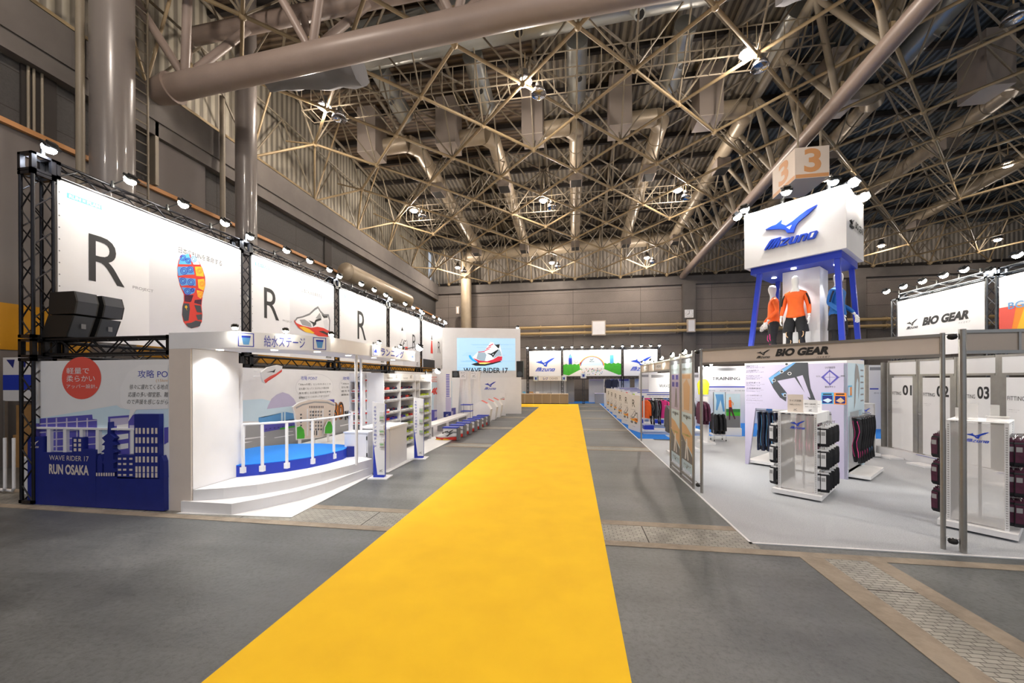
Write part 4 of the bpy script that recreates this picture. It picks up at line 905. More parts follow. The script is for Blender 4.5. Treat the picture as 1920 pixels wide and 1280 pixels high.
for x0 in (-5.6,): p = Pan((x0, 8.99, 1.97), (1, 0, 0)); g = MB(); p.slab(g, 0, 0, .33, .2, .004, 'white_gloss'); p.logo(g, .15, .04, .14, 'ink', 1, 'white_gloss'); g.build('header_card', t2)
kinds = {'white': ('white', 'red', 'red', 'white and red'), 'navy': ('cloth_navy', 'white', 'red', 'navy'), 'lime': ('lime', 'white', 'royal', 'lime'), 'redw': ('red', 'white', 'cloth_navy', 'red'), 'blue': ('royal', 'white', 'red', 'blue'), 'black': ('cloth_black', 'offwhite', 'orange', 'black')}
shoe0 = {}
for k, (u, s_, a, nm) in kinds.items():
    o = shoe_mesh('running_shoe', u, s_, a); tag(o, nm, 'shoe', 'running shoes on the shoe shelves'); shoe0[k] = [o, False]
def shoe_at(k, loc, rz, label, group='running shoes on the shoe shelves'):
    o, u = shoe0[k]
    if not u: shoe0[k][1] = True
    else: o = dup(o, loc, rz)
    o.location = loc; o.rotation_euler = (0, 0, rz); o['label'] = label; o['group'] = group
rowk = ['navy', 'navy', 'navy', 'navy', 'blue', 'black', 'lime', 'lime']; row2 = ['white', 'redw', 'redw', 'white', 'redw', 'lime', 'lime', 'lime']
rown = ['top', 'second', 'third', 'fourth', 'fifth', 'sixth', 'seventh', 'bottom']
for r, z in enumerate(SZ):
    for b, (y0, y1, nm) in enumerate(((9.14, 10.04, 'bay nearest the counter'), (10.08, 11.08, 'middle bay'), (11.44, 12.38, 'end bay'))):
        if r > 4 and b == 0: continue
        if b == 2 and r < 2: continue
        n = 4
        for i in range(n):
            k = 'lime' if (b == 2 or (b == 1 and r > 4 and i)) else (rowk[r] if i >= 2 - b else row2[r]) if r < 2 or i else row2[r]
            if b == 1 and 2 <= r < 5 and i > 1: k = ('lime', 'redw', 'black')[(r + i) % 3]
            shoe_at(k, (-4.97 + .02 * (i % 2), y0 + (y1 - y0) * (i + .5) / n, z + .009), .42 + .1 * (i % 2), '%s running shoe on the %s shelf of the %s' % (kinds[k][3], rown[r], nm))
for r, z in enumerate(SZ[:5]):
    for i in range(2): shoe_at('white', (-5.50 + .15 * i, 9.1, z + .009), .2, 'white and red running shoe on the %s shelf behind the counter' % rown[r])
# shoe boxes beside them
for r in range(1, 5):
    for i in range(3):
        o = MB().box(-5.25 + .0, 9.16 + .0, 0, -5.0, 9.30, .06, 'purple_dark').build('shoe_box') if False else None
bx0 = MB().box(-.06, -.15, 0, .06, .15, .05, 'purple_dark').box(-.062, -.152, .04, .062, .152, .055, 'purple').build('shoe_box')
tag(bx0, 'purple shoe box', 'box'); fb = True
for r in range(1, 4):
    for i in range(3):
        lab = 'purple shoe box, %s of its stack on the %s shelf behind the counter' % (['lowest', 'middle one', 'topmost'][i], rown[r])
        lc = (-5.33, 9.18, SZ[r] + .009 + i * .056)
        if fb: fb = False; bx0.location = lc; bx0['label'] = lab; bx0['group'] = 'purple shoe boxes behind the counter'
        else: dup(bx0, lc, 0, lab)
# counter, cabinet
t = thing('service_counter', 'long white counter in front of the shoe shelves', 'counter', (-4.3, 8.5, 0))
MB().box(-4.75, 8.10, .012, -4.10, 9.0, .90, 'white').box(-4.10, 8.12, .012, -4.09, 9.0, .9, 'offwhite').build('body', t); MB().box(-4.8, 8.06, .90, -4.06, 9.02, .94, 'white_gloss').build('top', t)
t = thing('low_cabinet', 'white two-door cabinet with black hinges beside the stage steps', 'cabinet', (-4.6, 7.85, 0))
MB().box(-4.95, 7.72, .012, -4.44, 8.05, .26, 'offwhite').box(-4.95, 7.72, .26, -4.40, 8.05, .84, 'white').build('body', t); MB().box(-4.97, 7.70, .84, -4.38, 8.05, .87, 'white_gloss').build('top', t)
g = MB()
for x0, x1 in ((-4.94, -4.69), (-4.68, -4.42)): MB().box(x0, 7.705, .28, x1, 7.72, .82, 'white').build('door', t)
for z in (.34, .70): MB().box(-4.425, 7.695, z, -4.41, 7.715, z + .08, 'black').build('hinge', t)
t = thing('side_post', 'plain white end board between the podium steps and the leaflet stand', 'end board', (-4.2, 7.7, 0)); MB().box(-4.22, 7.6, .012, -4.10, 8.09, .9, 'white').build('board', t)
# leaflet stands
def leaflet(x, y, lab, rz):
    t = thing('leaflet_stand', lab, 'leaflet stand', (x, y, 0), rz)
    MB().box(-.2, -.12, .001, .2, .22, .025, 'white').build('base', t, True)
    g = MB(); g.prism([(-.12, -.02, .025), (.10, -.02, .025), (.12, -.02, 1.5), (-.12, -.02, 1.55)], (0, .1, 0), 'royal'); g.build('core', t, True)
    g = MB(); g.prism([(-.03, -.03, .08), (.12, -.03, .08), (.13, -.03, 1.52), (-.125, -.03, 1.56), (-.125, -.03, .85)], (0, .012, 0), 'white_gloss')
    pn = Pan((-.125, -.031, 0), (1, 0, 0))
    for i, ch in enumerate('大阪マラソン攻略ガイド'): c = 1.47 - i * .079; h = .06 if i in (6, 7) else .05; pn.text(g, ch, .03, c - h, .03 + h, c, 'blue_text', 2, .02, keep=(ch in 'ーイ'))
    pn.logo(g, .135, .14, .07, 'ink', 2, 'white_gloss'); g.build('front_board', t, True)
    for i, z in enumerate((1.16, .88, .62)):
        g = MB(); g.box(.03, -.075, z, .13, -.03, z + .13, 'acrylic'); c = g.build('leaflet_pocket', t, True)
        d = MB().box(.04, -.068, z + .01, .12, -.035, z + .20, 'offwhite').box(.04, -.0685, z + .06, .12, -.068, z + .10, 'green').box(.04, -.0685, z + .012, .12, -.068, z + .04, 'ink').build('leaflets', c, True)
    return t
leaflet(-3.9, 7.28, 'white and blue leaflet stand reading 大阪マラソン攻略ガイド, next to the podium steps', .1); leaflet(-3.86, 9.22, 'white and blue leaflet stand reading 大阪マラソン攻略ガイド, by the shoe shelves', .1)
# second graphic wall by the bench
p = Pan((-6.1, 12.6, 0), (0, 1, 0)); t = thing('graphic_wall', 'printed wall with purple skyline, orange circle and tower behind the bench', 'wall panel', (-6.15, 15, 0)); g = MB()
p.slab(g, 0, 0, 6.2, 2.3, .06, 'white'); g.build('board', t); g = MB()
q5 = lambda pts, m, L=1, th=0.0: p.poly(g, [p.uv(780 + a / 7.11, 660 + b / 7.11) for a, b in pts], m, L, th)
q5([(205, 400), (480, 380), (480, 780), (205, 800)], 'sky', 1); q5([(205, 770), (345, 765), (345, 690), (385, 690), (385, 765), (440, 760), (480, 745), (530, 740), (530, 880), (205, 960)], 'purple', 2)
for x0 in (245, 300, 390, 455): q5([(x0, 790), (x0 + 40, 785), (x0 + 40, 860), (x0, 880)], 'lilac', 3)
q5([(300, 680), (305, 560), (325, 480), (345, 440), (370, 500), (385, 600), (385, 690)], 'banner_grey', 3); q5([(300, 560), (380, 555), (380, 580), (300, 590)], 'green', 4); q5([(290, 650), (388, 650), (388, 690), (290, 690)], 'cyan', 4)
p.disc(g, *p.uv(780 + 412 / 7.11, 660 + 400 / 7.11), .55, .34, 'orange', 2, 28); p.text(g, '抜群の', *p.uv(780 + 375 / 7.11, 660 + 400 / 7.11), *p.uv(780 + 445 / 7.11, 660 + 375 / 7.11), 'white', 3)
q5([(205, 330), (412, 330), (412, 400), (205, 395)], 'red', 3); q5([(210, 337), (405, 337), (405, 392), (210, 388)], 'white', 4); p.text(g, '反射シューズがいっぱい', *p.uv(780 + 215 / 7.11, 660 + 382 / 7.11), *p.uv(780 + 400 / 7.11, 660 + 345 / 7.11), 'red', 5)
p.text(g, '40', *p.uv(780 + 205 / 7.11, 660 + 570 / 7.11), *p.uv(780 + 295 / 7.11, 660 + 470 / 7.11), 'red', 5, .06); p.disc(g, 4.3, .9, .7, .6, 'banner_grey', 1.4)
g.build('print', t)
# angled white fin panel with purple edge
t = thing('fin_board', 'tall white fin panel with a purple patterned edge beside the draped columns', 'panel', (-5.6, 16.5, 0)); p = Pan((-6.3, 16.6, 0), (1, .12, 0)); g = MB()
p.slab(g, 0, 0, .85, 2.48, .05, 'white'); g.build('board', t); g = MB()
for k in range(14): p.rect(g, .62, 2.2 - k * .075, .78, 2.2 - k * .075 + .045, 'purple', 1)
p.rect(g, .6, .2, .85, 1.2, 'lilac', .6); p.rect(g, .5, .3, .85, .55, 'navy', 2); p.logo(g, .6, .36, .14, 'white', 3, 'navy'); g.build('print', t)
# draped columns
for i, (x, y, lab) in enumerate(((-5.35, 18.6, 'white cloth-draped column, nearer of the two'), (-5.15, 19.9, 'white cloth-draped column closer to the screen wall'))):
    t = thing('draped_column', lab, 'column', (x, y, 0)); rings = []
    for k in range(10):
        z = .012 + k * .268; n = 28; f = 1 - abs(k - 8) / 9; r0 = .36 - .02 * k if k < 8 else (.24 if k == 8 else .28)
        rings.append([Vector((x + (r0 + .03 * math.sin(a * 5 + k * .4 + i)) * math.cos(a * 2 * PI / n), y + (r0 + .03 * math.sin(a * 5 + k * .4)) * math.sin(a * 2 * PI / n), z)) for a in range(n)])
    MB().loft(rings, 'drape').build('drape', t); g = MB(); p = Pan((x - .16, y - .34, 2.02), (1, 0, 0)); p.slab(g, 0, 0, .32, .4, .02, 'white_gloss'); p.text(g, 'RUN', .05, .28, .27, .34, 'grey_text', 1); p.logo(g, .06, .1, .2, 'grey_text', 1, 'white_gloss'); g.build('label_card', t)
# bench
t = thing('bench', 'long white bench running along the purple skyline wall', 'bench', (-4.9, 14.5, 0))
MB().box(-5.25, 12.6, .37, -4.75, 17.2, .44, 'white').build('seat', t)
for y in (12.8, 14.2, 15.6, 17.0): MB().box(-5.2, y, .012, -4.85, y + .04, .37, 'grey').build('leg', t)
g = MB(); g.box(-5.2, 17.3, .44, -4.7, 17.6, .47, 'royal'); 
t = thing('slipper_rack', 'small wire rack of blue slippers at the end of the bench', 'rack', (-4.95, 17.6, 0)); g = MB()
for x in (-5.2, -4.75):
    for y in (17.4, 17.8): g.tube((x, y, .012), (x, y, .85), .012, 'chrome', 6)
g.build('frame', t)
for z in (.5, .8): MB().box(-5.22, 17.36, z, -4.73, 17.84, z + .03, 'royal').build('shelf', t)
# shoe-shaped stools
t = thing('shoe_stool', 'stool', 'stool', (0, 0, 0)); SC = 2.6
g = MB(); shoe_mesh('x', 'white', 'red', 'ink', mb=g, sc=SC, build=False); g.box(-.1, -.12, .28, .36, .12, .39, 'white'); g.build('shoe_body', t, True)
p = Pan((-.3, -.127, 0), (1, 0, 0)); g = MB(); p.logo(g, .26, .14, .3, 'ink', 1, 'white', word=False); g.build('mark', t, True)
MB().box(-.12, -.15, .39, .38, .15, .425, 'royal').build('seat', t, True); MB().box(.36, -.13, 0, .42, .13, .39, 'mid_grey').build('heel_post', t, True)
g = MB(); p.poly(g, [(-.1 + .02, .02), (.0, .05), (.12, .03), (.25, .05), (.4, .03), (.4, .0), (.0, .0)], 'yellow', 1.5); g.build('sole_flame', t, True)
for i, (y, nm) in enumerate(zip((12.25, 12.95, 13.65, 14.4, 15.1, 15.8, 16.5), ('first', 'second', 'third', 'fourth', 'fifth', 'sixth', 'seventh'))):
    o = t if i == 0 else dup(t, (0, 0, 0), 0)
    o.location = (-4.14 + .012 * i, y, .013); o['label'] = '%s white sports-shoe shaped stool with blue seat, counted from the shelves' % nm; o['group'] = 'shoe-shaped stools'
# kiosks
t = thing('test_kiosk', 'kiosk', 'kiosk', (0, 0, 0))
MB().prism([(-.45, -.22, 0), (.18, -.22, 0), (.28, -.22, .62), (.10, -.22, .88), (-.2, -.22, 1.02), (-.45, -.22, .85)], (0, .44, 0), 'white').build('body', t, True)
g = MB(); g.add([(.285, -.2, .60), (.105, -.2, .87), (.105, .2, .87), (.285, .2, .60)], [(0, 3, 2, 1)], 'mid_grey'); g.add([(.09, -.17, .89), (-.18, -.17, 1.025), (-.18, .17, 1.025), (.09, .17, .89)], [(0, 3, 2, 1)], 'coral'); g.build('screen', t, True)
p = Pan((.185, -.18, .05), (0, 1, 0)); p.N = Vector((1, 0, 0)); g = MB(); p.slab(g, 0, 0, .36, .5, .01, 'banner_grey'); p.logo(g, .08, .2, .2, 'ink', 1, 'banner_grey'); g.build('front_board', t, True)
for i, (y, nm) in enumerate(((17.3, 'nearest'), (18.7, 'middle'), (20.0, 'last'))):
    o = t if i == 0 else dup(t, (0, 0, 0), 0)
    o.location = (-4.0, y, .013); o['label'] = 'white slanted test kiosk with a tilted screen, %s to the stools' % nm if i != 1 else 'white slanted test kiosk with a tilted screen, between the other two'; o['group'] = 'white slanted kiosks'
t = thing('info_pillar', 'slim white info pillar with a small red shoe picture by the kiosks', 'info stand', (-3.85, 20.7, 0)); MB().box(-4.0, 20.6, .013, -3.66, 20.75, 1.25, 'white').build('body', t)
p = Pan((-4.0, 20.6, 0), (1, 0, 0)); g = MB(); p.shoe(g, .17, .95, .24, 0, L=1); g.build('picture', t)
# screen wall
A, B = Vector((-8.0, 22.8, 0)), Vector((-3.32, 24.2, 0)); p = Pan(A, B - A); Lw = (B - A).length
t = thing('screen_wall', 'tall white wall framing the big video screen', 'screen wall', A); g = MB()
p.slab(g, 0, .013, Lw, 5.22, .4, 'white'); g.build('housing', t)
a, b = p.uv(857, 696), p.uv(966, 633); g = MB(); p.slab(g, a[0], a[1], b[0], b[1], .02, 'screen_sky'); c = None
o = None; pn = Pan(p.P(0, 0, .025), p.R); g = MB(); pn.slab(g, a[0], a[1] + .05, b[0], b[1] - .05, .02, 'screen_sky')
for k in range(26): 
    v = a[1] + .15 + (b[1] - a[1] - .3) * random.random(); u = a[0] + (b[0] - a[0]) * random.random() * .6; pn.rect(g, u, v, min(b[0], u + .8 + random.random() * 1.4), v + .012, 'screen_line', 1)
qs = lambda pts, m, L: pn.poly(g, [pn.uv(860 + x / 14.2, 620 + y / 14.2) for x, y in pts], m, L)
qs([(330, 890), (500, 840), (700, 850), (1100, 800), (1140, 820), (900, 890), (700, 930), (450, 930)], 'screen_ink', 2)
qs([(370, 700), (520, 560), (690, 560), (720, 480), (850, 300), (920, 310), (1060, 470), (1095, 350), (1130, 520), (1160, 680), (1100, 780), (850, 850), (600, 830), (450, 780)], 'screen_white', 3)
qs([(520, 570), (700, 580), (740, 640), (700, 800), (600, 800), (470, 740)], 'screen_grey', 4); qs([(960, 650), (1080, 480), (1120, 560), (1150, 670), (1050, 670), (930, 740)], 'screen_grey', 4)
qs([(930, 340), (990, 370), (1095, 355), (1075, 460), (1050, 465)], 'screen_ink', 4); qs([(740, 590), (860, 605), (1050, 490), (1060, 510), (960, 640), (915, 715), (880, 660)], 'screen_ink', 5); qs([(895, 620), (935, 610), (915, 655)], 'screen_white', 6)
qs([(380, 720), (560, 790), (760, 810), (920, 760), (1050, 680), (1160, 685), (1150, 790), (900, 850), (700, 870), (520, 850)], 'screen_red', 4); qs([(530, 850), (700, 840), (860, 850), (700, 885), (560, 880)], 'screen_yellow', 5)
qs([(265, 660), (310, 640), (370, 740), (500, 820), (480, 850), (360, 790), (290, 730)], 'screen_cyan', 5)
for pts in ([(515, 555), (690, 540), (700, 565), (520, 570)], [(690, 520), (820, 470), (830, 485), (700, 540)], [(730, 470), (860, 410), (870, 430), (740, 490)], [(790, 400), (915, 340), (920, 365), (800, 420)]): qs(pts, 'screen_red', 5)
c0, c1 = pn.uv(860 + 130 / 14.2, 620 + 1120 / 14.2), pn.uv(860 + 1310 / 14.2, 620 + 985 / 14.2); pn.text(g, 'WAVE RIDER 17', c0[0], c0[1], c1[0], c1[1], 'screen_ink', 3, .02)
g.build('video_screen', t)
l = bpy.data.lights.new('screen_glow', 'AREA'); l.energy = 25; l.size = 3; l.size_y = 1.8; l.shape = 'RECTANGLE'; l.color = (.8, .92, 1)
# low white wall with mark, in front of the screen wall
A2 = Vector((-5.75, 21.6, 0)); B2 = Vector((-2.97, 21.9, 0)); p = Pan(A2, B2 - A2); t = thing('logo_wall', 'low white wall with a blue running-bird logo under the video screen', 'wall panel', A2); g = MB()
L2 = (B2 - A2).length; p.slab(g, -1.6, .013, L2, 2.12, .5, 'white'); g.build('wall', t); g = MB(); a = p.uv(908, 733); b = p.uv(930, 712); p.logo(g, a[0], a[1] + .08, b[0] - a[0], 'blue_text', 1, 'white'); g.build('logo', t)
# speakers on it
for x, y, z, lab in ((-3.1, 22.5, 2.12, 'black speaker cabinet on the right end of the logo wall'), (-6.95, 22.2, 2.12, 'small black speaker at the left foot of the video screen')):
    t = thing('speaker_cabinet', lab, 'speaker', (x, y, z)); h = .95 if x > -4 else .4
    MB().box(x - .2, y - .2 if x > -4 else y - .1, z + .001, x + .2, y + .2 if x > -4 else y + .1, z + h, 'black').build('cabinet', t)
    y1 = y - .2 if x > -4 else y - .1
    g = MB(); pn = Pan((x - .2, y1, z), (1, 0, 0)); pn.disc(g, .2, .2, .15, .15, 'slate', 1, 20); g.build('cone', t)
put('c', (-3.5, 24.35, 5.27), -PI / 2, 'bluish floodlight at the top right corner of the screen wall', 'lamps on the screen wall')

# ------------------------------------------------------------ far end: three banners on truss, cashier
FY = 31.995
t = thing('banner', 'far white banner with a blue running-bird logo above the cashier', 'banner', (-2.3, FY, 2.3)); p = Pan((-3.64, FY, 2.25), (1, 0, 0)); g = MB(); p.slab(g, 0, 0, 2.64, 2.1, .012, 'banner'); g.build('sheet', t); g = MB(); p.logo(g, .5, .4, 1.65, 'logo_blue'); g.build('logo', t)
t = thing('banner', 'far white banner with a blue logo, beyond the clothing racks', 'banner', (5.3, FY, 2.3)); p = Pan((4.02, FY, 2.25), (1, 0, 0)); g = MB(); p.slab(g, 0, 0, 2.6, 2.1, .012, 'banner'); g.build('sheet', t); g = MB(); p.logo(g, .5, .4, 1.65, 'logo_blue'); g.build('logo', t)
t = thing('banner', 'far banner with a rainbow, green hedges and a white road', 'banner', (1.5, FY, 2.3)); p = Pan((-.82, FY, 2.25), (1, 0, 0)); g = MB(); W3 = 4.64; p.slab(g, 0, 0, W3, 2.12, .012, 'banner'); g.build('sheet', t); g = MB()
p.poly(g, [(0, .15), (0, .95)] + [(k * .17 + .08, .93 + .08 * (k % 2)) for k in range(10)] + [(1.85, .88), (1.75, .72), (.45, .05)], 'green', 1); p.poly(g, [(W3, .1), (W3, 1.0)] + [(W3 - k * .17 - .08, .98 + .08 * (k % 2)) for k in range(10)] + [(2.8, .86), (2.85, .75), (W3 - .2, .08)], 'green', 1)
for r, mm in ((1.02, 'yellow'), (.97, 'coral'), (.92, 'skyblue'), (.87, 'sky')): p.disc(g, 2.32, .75, r * 1.0, r * .88, mm, 2 + (1.02 - r) * 20, 24, a0=.1, a1=PI - .1)
p.rect(g, 1.35, .6, 3.3, .85, 'banner', 6); p.logo(g, 2.1, 1.15, .42, 'ink', 7, 'sky'); p.disc(g, .58, 1.3, .14, .5, 'royal', .8); p.rect(g, .45, .9, .72, 1.3, 'royal', .9); p.disc(g, .58, 1.6, .13, .13, 'skyblue', 1)
p.rect(g, 3.75, 1.0, 4.05, 1.7, 'cyan', .8); p.poly(g, [(3.1, 1.05), (3.45, 1.5), (3.7, 1.05)], 'banner_grey', .9); p.disc(g, 1.05, 1.2, .13, .13, 'grey', 1); p.disc(g, 1.05, 1.2, .10, .10, 'banner', 2)
for x in (1.45, 1.8): p.disc(g, x, 1.05, .12, .08, 'red', 3)
p.text(g, '大阪マラソンRUN', 1.75, 1.75, 2.95, 1.87, 'blue_text', 3)
for k in range(46): p.disc(g, 1.5 + random.random() * 1.7, .08 + random.random() * .55, .03, .05, random.choice(['grey_text', 'coral', 'skyblue', 'ink', 'tan', 'green']), 7, 6)
g.build('artwork', t)
TXS = ((-3.78, 'at the aisle side of the cashier banner'), (-.9, 'between the cashier banner and the rainbow banner'), (3.92, 'between the rainbow banner and the last logo banner'), (6.75, 'at the outer end of the last logo banner'))
for x, lab in TXS:
    truss('truss_tower', 'far black truss tower ' + lab, (x, 32.1, .01), (x, 32.1, 4.55), .2, step=.35)
    put('c', (x, 32.05, 4.62), -PI / 2, 'far bluish floodlight on the tower ' + lab, 'floodlights of the far banners')
for (a, _), (b, _), lab, n in zip(TXS, TXS[1:], ('cashier', 'rainbow', 'last logo'), (3, 5, 3)):
    truss('truss_beam', 'far top truss beam above the %s banner' % lab, (a + .11, 32.1, 4.45), (b - .11, 32.1, 4.45), .18, step=.3); truss('truss_beam', 'far lower truss beam below the %s banner' % lab, (a + .11, 32.1, 2.1), (b - .11, 32.1, 2.1), .18, step=.3)
    for k in range(n): put('w', (a + (b - a) * (k + 1) / (n + 1), 32.02, 4.59), -PI / 2, 'far warm floodlight above the %s banner, %s from the aisle side' % (lab, ORD[k]), 'floodlights of the far banners')
for k in range(8):
    t = thing('partition', 'tall grey partition panel behind the cashier, %s from the aisle carpet end' % ['eighth', 'seventh', 'sixth', 'fifth', 'fourth', 'third', 'second', 'first'][k] if True else '', 'partition', (-4.2 + k * .52, 32.9, 0)); x = -5.2 + k * .66
    MB().box(x, 32.9, .002, x + .64, 32.96, 2.0, 'offwhite' if k < 7 else 'grey').build('board', t); MB().box(x + .64, 32.88, .002, x + .66, 32.98, 2.02, 'alu').build('post', t)
for k in range(7):
    x = -5.3 + k * .70; t = thing('counter_cabinet', 'beige front cabinet of the far cashier counter, %s from the aisle end' % ['seventh', 'sixth', 'fifth', 'fourth', 'third', 'second', 'first'][k], 'cabinet', (x, 31.2, 0))
    MB().box(x, 31.0, .06, x + .69, 31.5, .80, 'beige').box(x + .01, 31.03, .002, x + .68, 31.48, .06, 'black').build('body', t); MB().box(x + .015, 30.985, .08, x + .675, 31.0, .78, 'tan' if False else 'vent_box').build('door', t)
tag(MB().box(-5.3, 30.97, .80, -.4, 31.52, .83, 'beige').build('worktop'), 'long beige worktop of the far cashier counter', 'worktop')
for x, m_, s_, lab in ((-3.4, 'cardboard', .3, 'cardboard box on the cashier counter'), (-4.0, 'cyan', .2, 'blue-green box on the cashier counter'), (-2.9, 'white', .25, 'white box on the cashier counter'), (-1.9, 'slate', .35, 'dark flat tray near the middle of the cashier counter'), (-.85, 'slate', .22, 'dark flat tray at the aisle end of the cashier counter')):
    t = thing('counter_box', lab, 'box', (x, 31.25, .83)); MB().box(x - s_ / 2, 31.12, .831, x + s_ / 2, 31.38, .831 + (.16 if s_ < .31 and m_ != 'slate' else .09), m_).build('body', t); MB().box(x - s_ / 2 + .02, 31.11, .85, x + s_ / 2 - .02, 31.12, .89, 'offwhite').build('label_strip', t)
t = thing('header_sign', 'white sign reading レジ CASHIER under the far logo banner', 'sign', (-2.1, 31.6, 1.9)); p = Pan((-3.2, 31.6, 1.88), (1, 0, 0)); g = MB(); p.slab(g, .3, 0, 2.35, .36, .05, 'white_gloss'); g.build('board', t); g = MB()
p.text(g, 'レジ', .75, .07, 1.15, .29, 'blue_text', 2, .03); p.text(g, 'CASHIER', 1.25, .09, 1.95, .27, 'grey_text', 2); g.build('lettering', t)
for u in (-.05, 2.25): 
    g = MB(); p.slab(g, u, -.03, u + .4, .42, .08, 'white_gloss'); p.rect(g, u + .05, .02, u + .35, .37, 'sky', 36); p.poly(g, [(u + .14, .08), (u + .26, .08), (u + .28, .28), (u + .12, .28)], 'blue_text', 38); g.build('icon_box', t)
for x in (-3.0, -1.2): g = MB(); g.tube((x, 31.7, 2.2), (x, 32.05, 2.2), .015, 'alu', 6); g.build('bracket', t)
# sign tower by the aisle
truss('sign_tower', 'slim free-standing truss tower with an icon box at the carpet end', (.80, 31.3, .01), (.80, 31.3, 2.05), .2, 'truss_grey', 'truss', step=.3)
t = thing('icon_box', 'white glowing icon box on top of the slim truss tower', 'sign box', (.8, 31.3, 2.06)); MB().box(.58, 31.15, 2.06, 1.02, 31.45, 2.5, 'white_gloss').build('box', t)
p = Pan((.58, 31.15, 2.06), (1, 0, 0)); g = MB(); p.rect(g, .06, .05, .38, .39, 'sky', 1); p.poly(g, [(.15, .12), (.29, .12), (.31, .32), (.13, .32)], 'blue_text', 2); g.build('icon', t)
# white partitions and grey counter in the far middle
for x, y, w_, lab in ((1.3, 33.5, 1.3, 'white partition behind the slim truss tower'), (3.0, 32.8, 1.6, 'white partition with a purple top band in the far shop'), (5.0, 32.9, 1.5, 'plain white partition under the last logo banner'), (7.0, 32.6, 2.2, 'pale grey partition beyond the clothing racks')):
    t = thing('partition', lab, 'partition', (x, y, 0)); MB().box(x, y, .01, x + w_, y + .06, 2.05, 'offwhite').build('panel', t)
    MB().box(x + .1, y - .03, 1.86, x + w_ - .1, y, 1.98, 'purple' if x == 3.0 else 'lilac').build('top_band', t)
t = thing('grey_counter', 'grey counter block by the white partitions in the far shop', 'counter', (2.0, 32.3, 0)); MB().box(1.75, 31.9, .01, 2.9, 32.5, .80, 'grey').build('body', t); MB().box(1.72, 31.87, .80, 2.93, 32.53, .84, 'lilac').build('top', t); MB().tube((2.0, 32.2, .84), (2.0, 32.2, 1.1), .06, 'black', 10).build('stapler', t) if False else None
# ------------------------------------------------------------ right booth: system frames
E1 = Vector((.731, -.682, 0)); E2 = Vector((.682, .731, 0))
def oct_post(g, x, y, z0, z1, r=.025, m='alu'): g.tube((x, y, z0), (x, y, z1), r, m, 8)
def header(name, label, A, B, z0, z1, m='beige', seams=(), posts=(0, 1), draw=None, pr=.024):
    A, B = Vector((*A, 0)), Vector((*B, 0)); d = (B - A); L = d.length; d.normalize(); p = Pan(A, d); t = thing(name, label, 'entrance header', A)
    for f in posts: q = A + d * L * f; g = MB(); oct_post(g, q.x, q.y, .012, z1 + .01, pr); g.build('post', t)
    g = MB(); p.O = A - p.N * .012; p.slab(g, 0, z0 + .03, L, z1 - .03, .004 - .02, m) if False else p.slab(g, 0, z0 + .03, L, z1 - .03, -.0, m) if False else None
    p = Pan(A - p.N * -.006 if False else A, d); p.slab(g, .02, z0 + .03, L - .02, z1 - .03, .006, m); g.build('fascia_panel', t)
    for z in (z0, z1 - .035): g = MB(); q = Pan(A + p.N * .016, d); q.slab(g, .0, z, L, z + .035, .036, 'alu'); g.build('rail', t)
    for s in seams: g = MB(); q = Pan(A + p.N * .012, d); q.slab(g, s - .012, z0, s + .012, z1, .03, 'alu'); g.build('seam_post', t)
    if draw: g = MB(); draw(g, Pan(A + p.N * .001, d), L); g.build('lettering', t)
    return t
def bio(g, p, u, v, w_, m='ink', hole='beige', L=2):
    p.logo(g, u, v, w_ * .2, m, L, hole); p.text(g, 'BIO GEAR', u + w_ * .27, v + w_ * .02, u + w_ * .94, v + w_ * .14, m, L, .06, slant=.28); p.text(g, 'バイオギア', u + w_ * .80, v - w_ * .03, u + w_ * .96, v, 'grey_text' if hole != 'beige' else m, L)
header('entrance_header', 'beige BIO GEAR header frame slanting from the poster panels to the front corner', (2.2, 7.12), (4.24, 5.2), 2.24, 2.51, draw=lambda g, p, L: bio(g, p, .86, 2.31, .95))
header('entrance_header', 'plain beige header frame along the front edge beside the corner post', (4.37, 5.12), (7.6, 5.12), 2.27, 2.54, 'vent_light', seams=(.54, 1.5, 2.5), pr=.032)
for x, y, lab in ((4.305, 5.16, 'front corner posts'), (2.175, 7.23, 'poster board and the header post')):
    for z, w_ in ((2.47, 'top'), (.12, 'bottom')):
        t = thing('post_clamp', 'round black clamp knob between the %s, at the %s' % (lab, w_), 'clamp', (x, y, z)); MB().lathe((x, y, z), [(.01, -.035), (.035, -.025), (.045, 0), (.035, .025), (.01, .035)], 'black', 14).build('knob', t)
        MB().tube((x - .075 * (x > 3), y + (.04 if x > 3 else -.12), z + .03), (x + .07 * (x > 3), y + (-.04 if x > 3 else .14), z + .03), .006, 'chrome', 6).build('rod', t)
def ph(g, p, L):
    for u, w_ in ((.55, .5), (2.2, .7)): p.rect(g, u, 2.25, u + w_, 2.38, 'white_gloss', 1); p.logo(g, u + .05, 2.27, .1, 'ink', 2, 'white_gloss', word=False); p.text(g, 'MIZUNO', u + .2, 2.285, u + w_ - .06, 2.345, 'ink', 2)
header('entrance_header', 'beige header frame bridging the side entrance beside the aisle', (2.15, 12.83), (2.15, 9.06), 2.18, 2.44, seams=(.5, 1.2, 2.05), draw=ph)
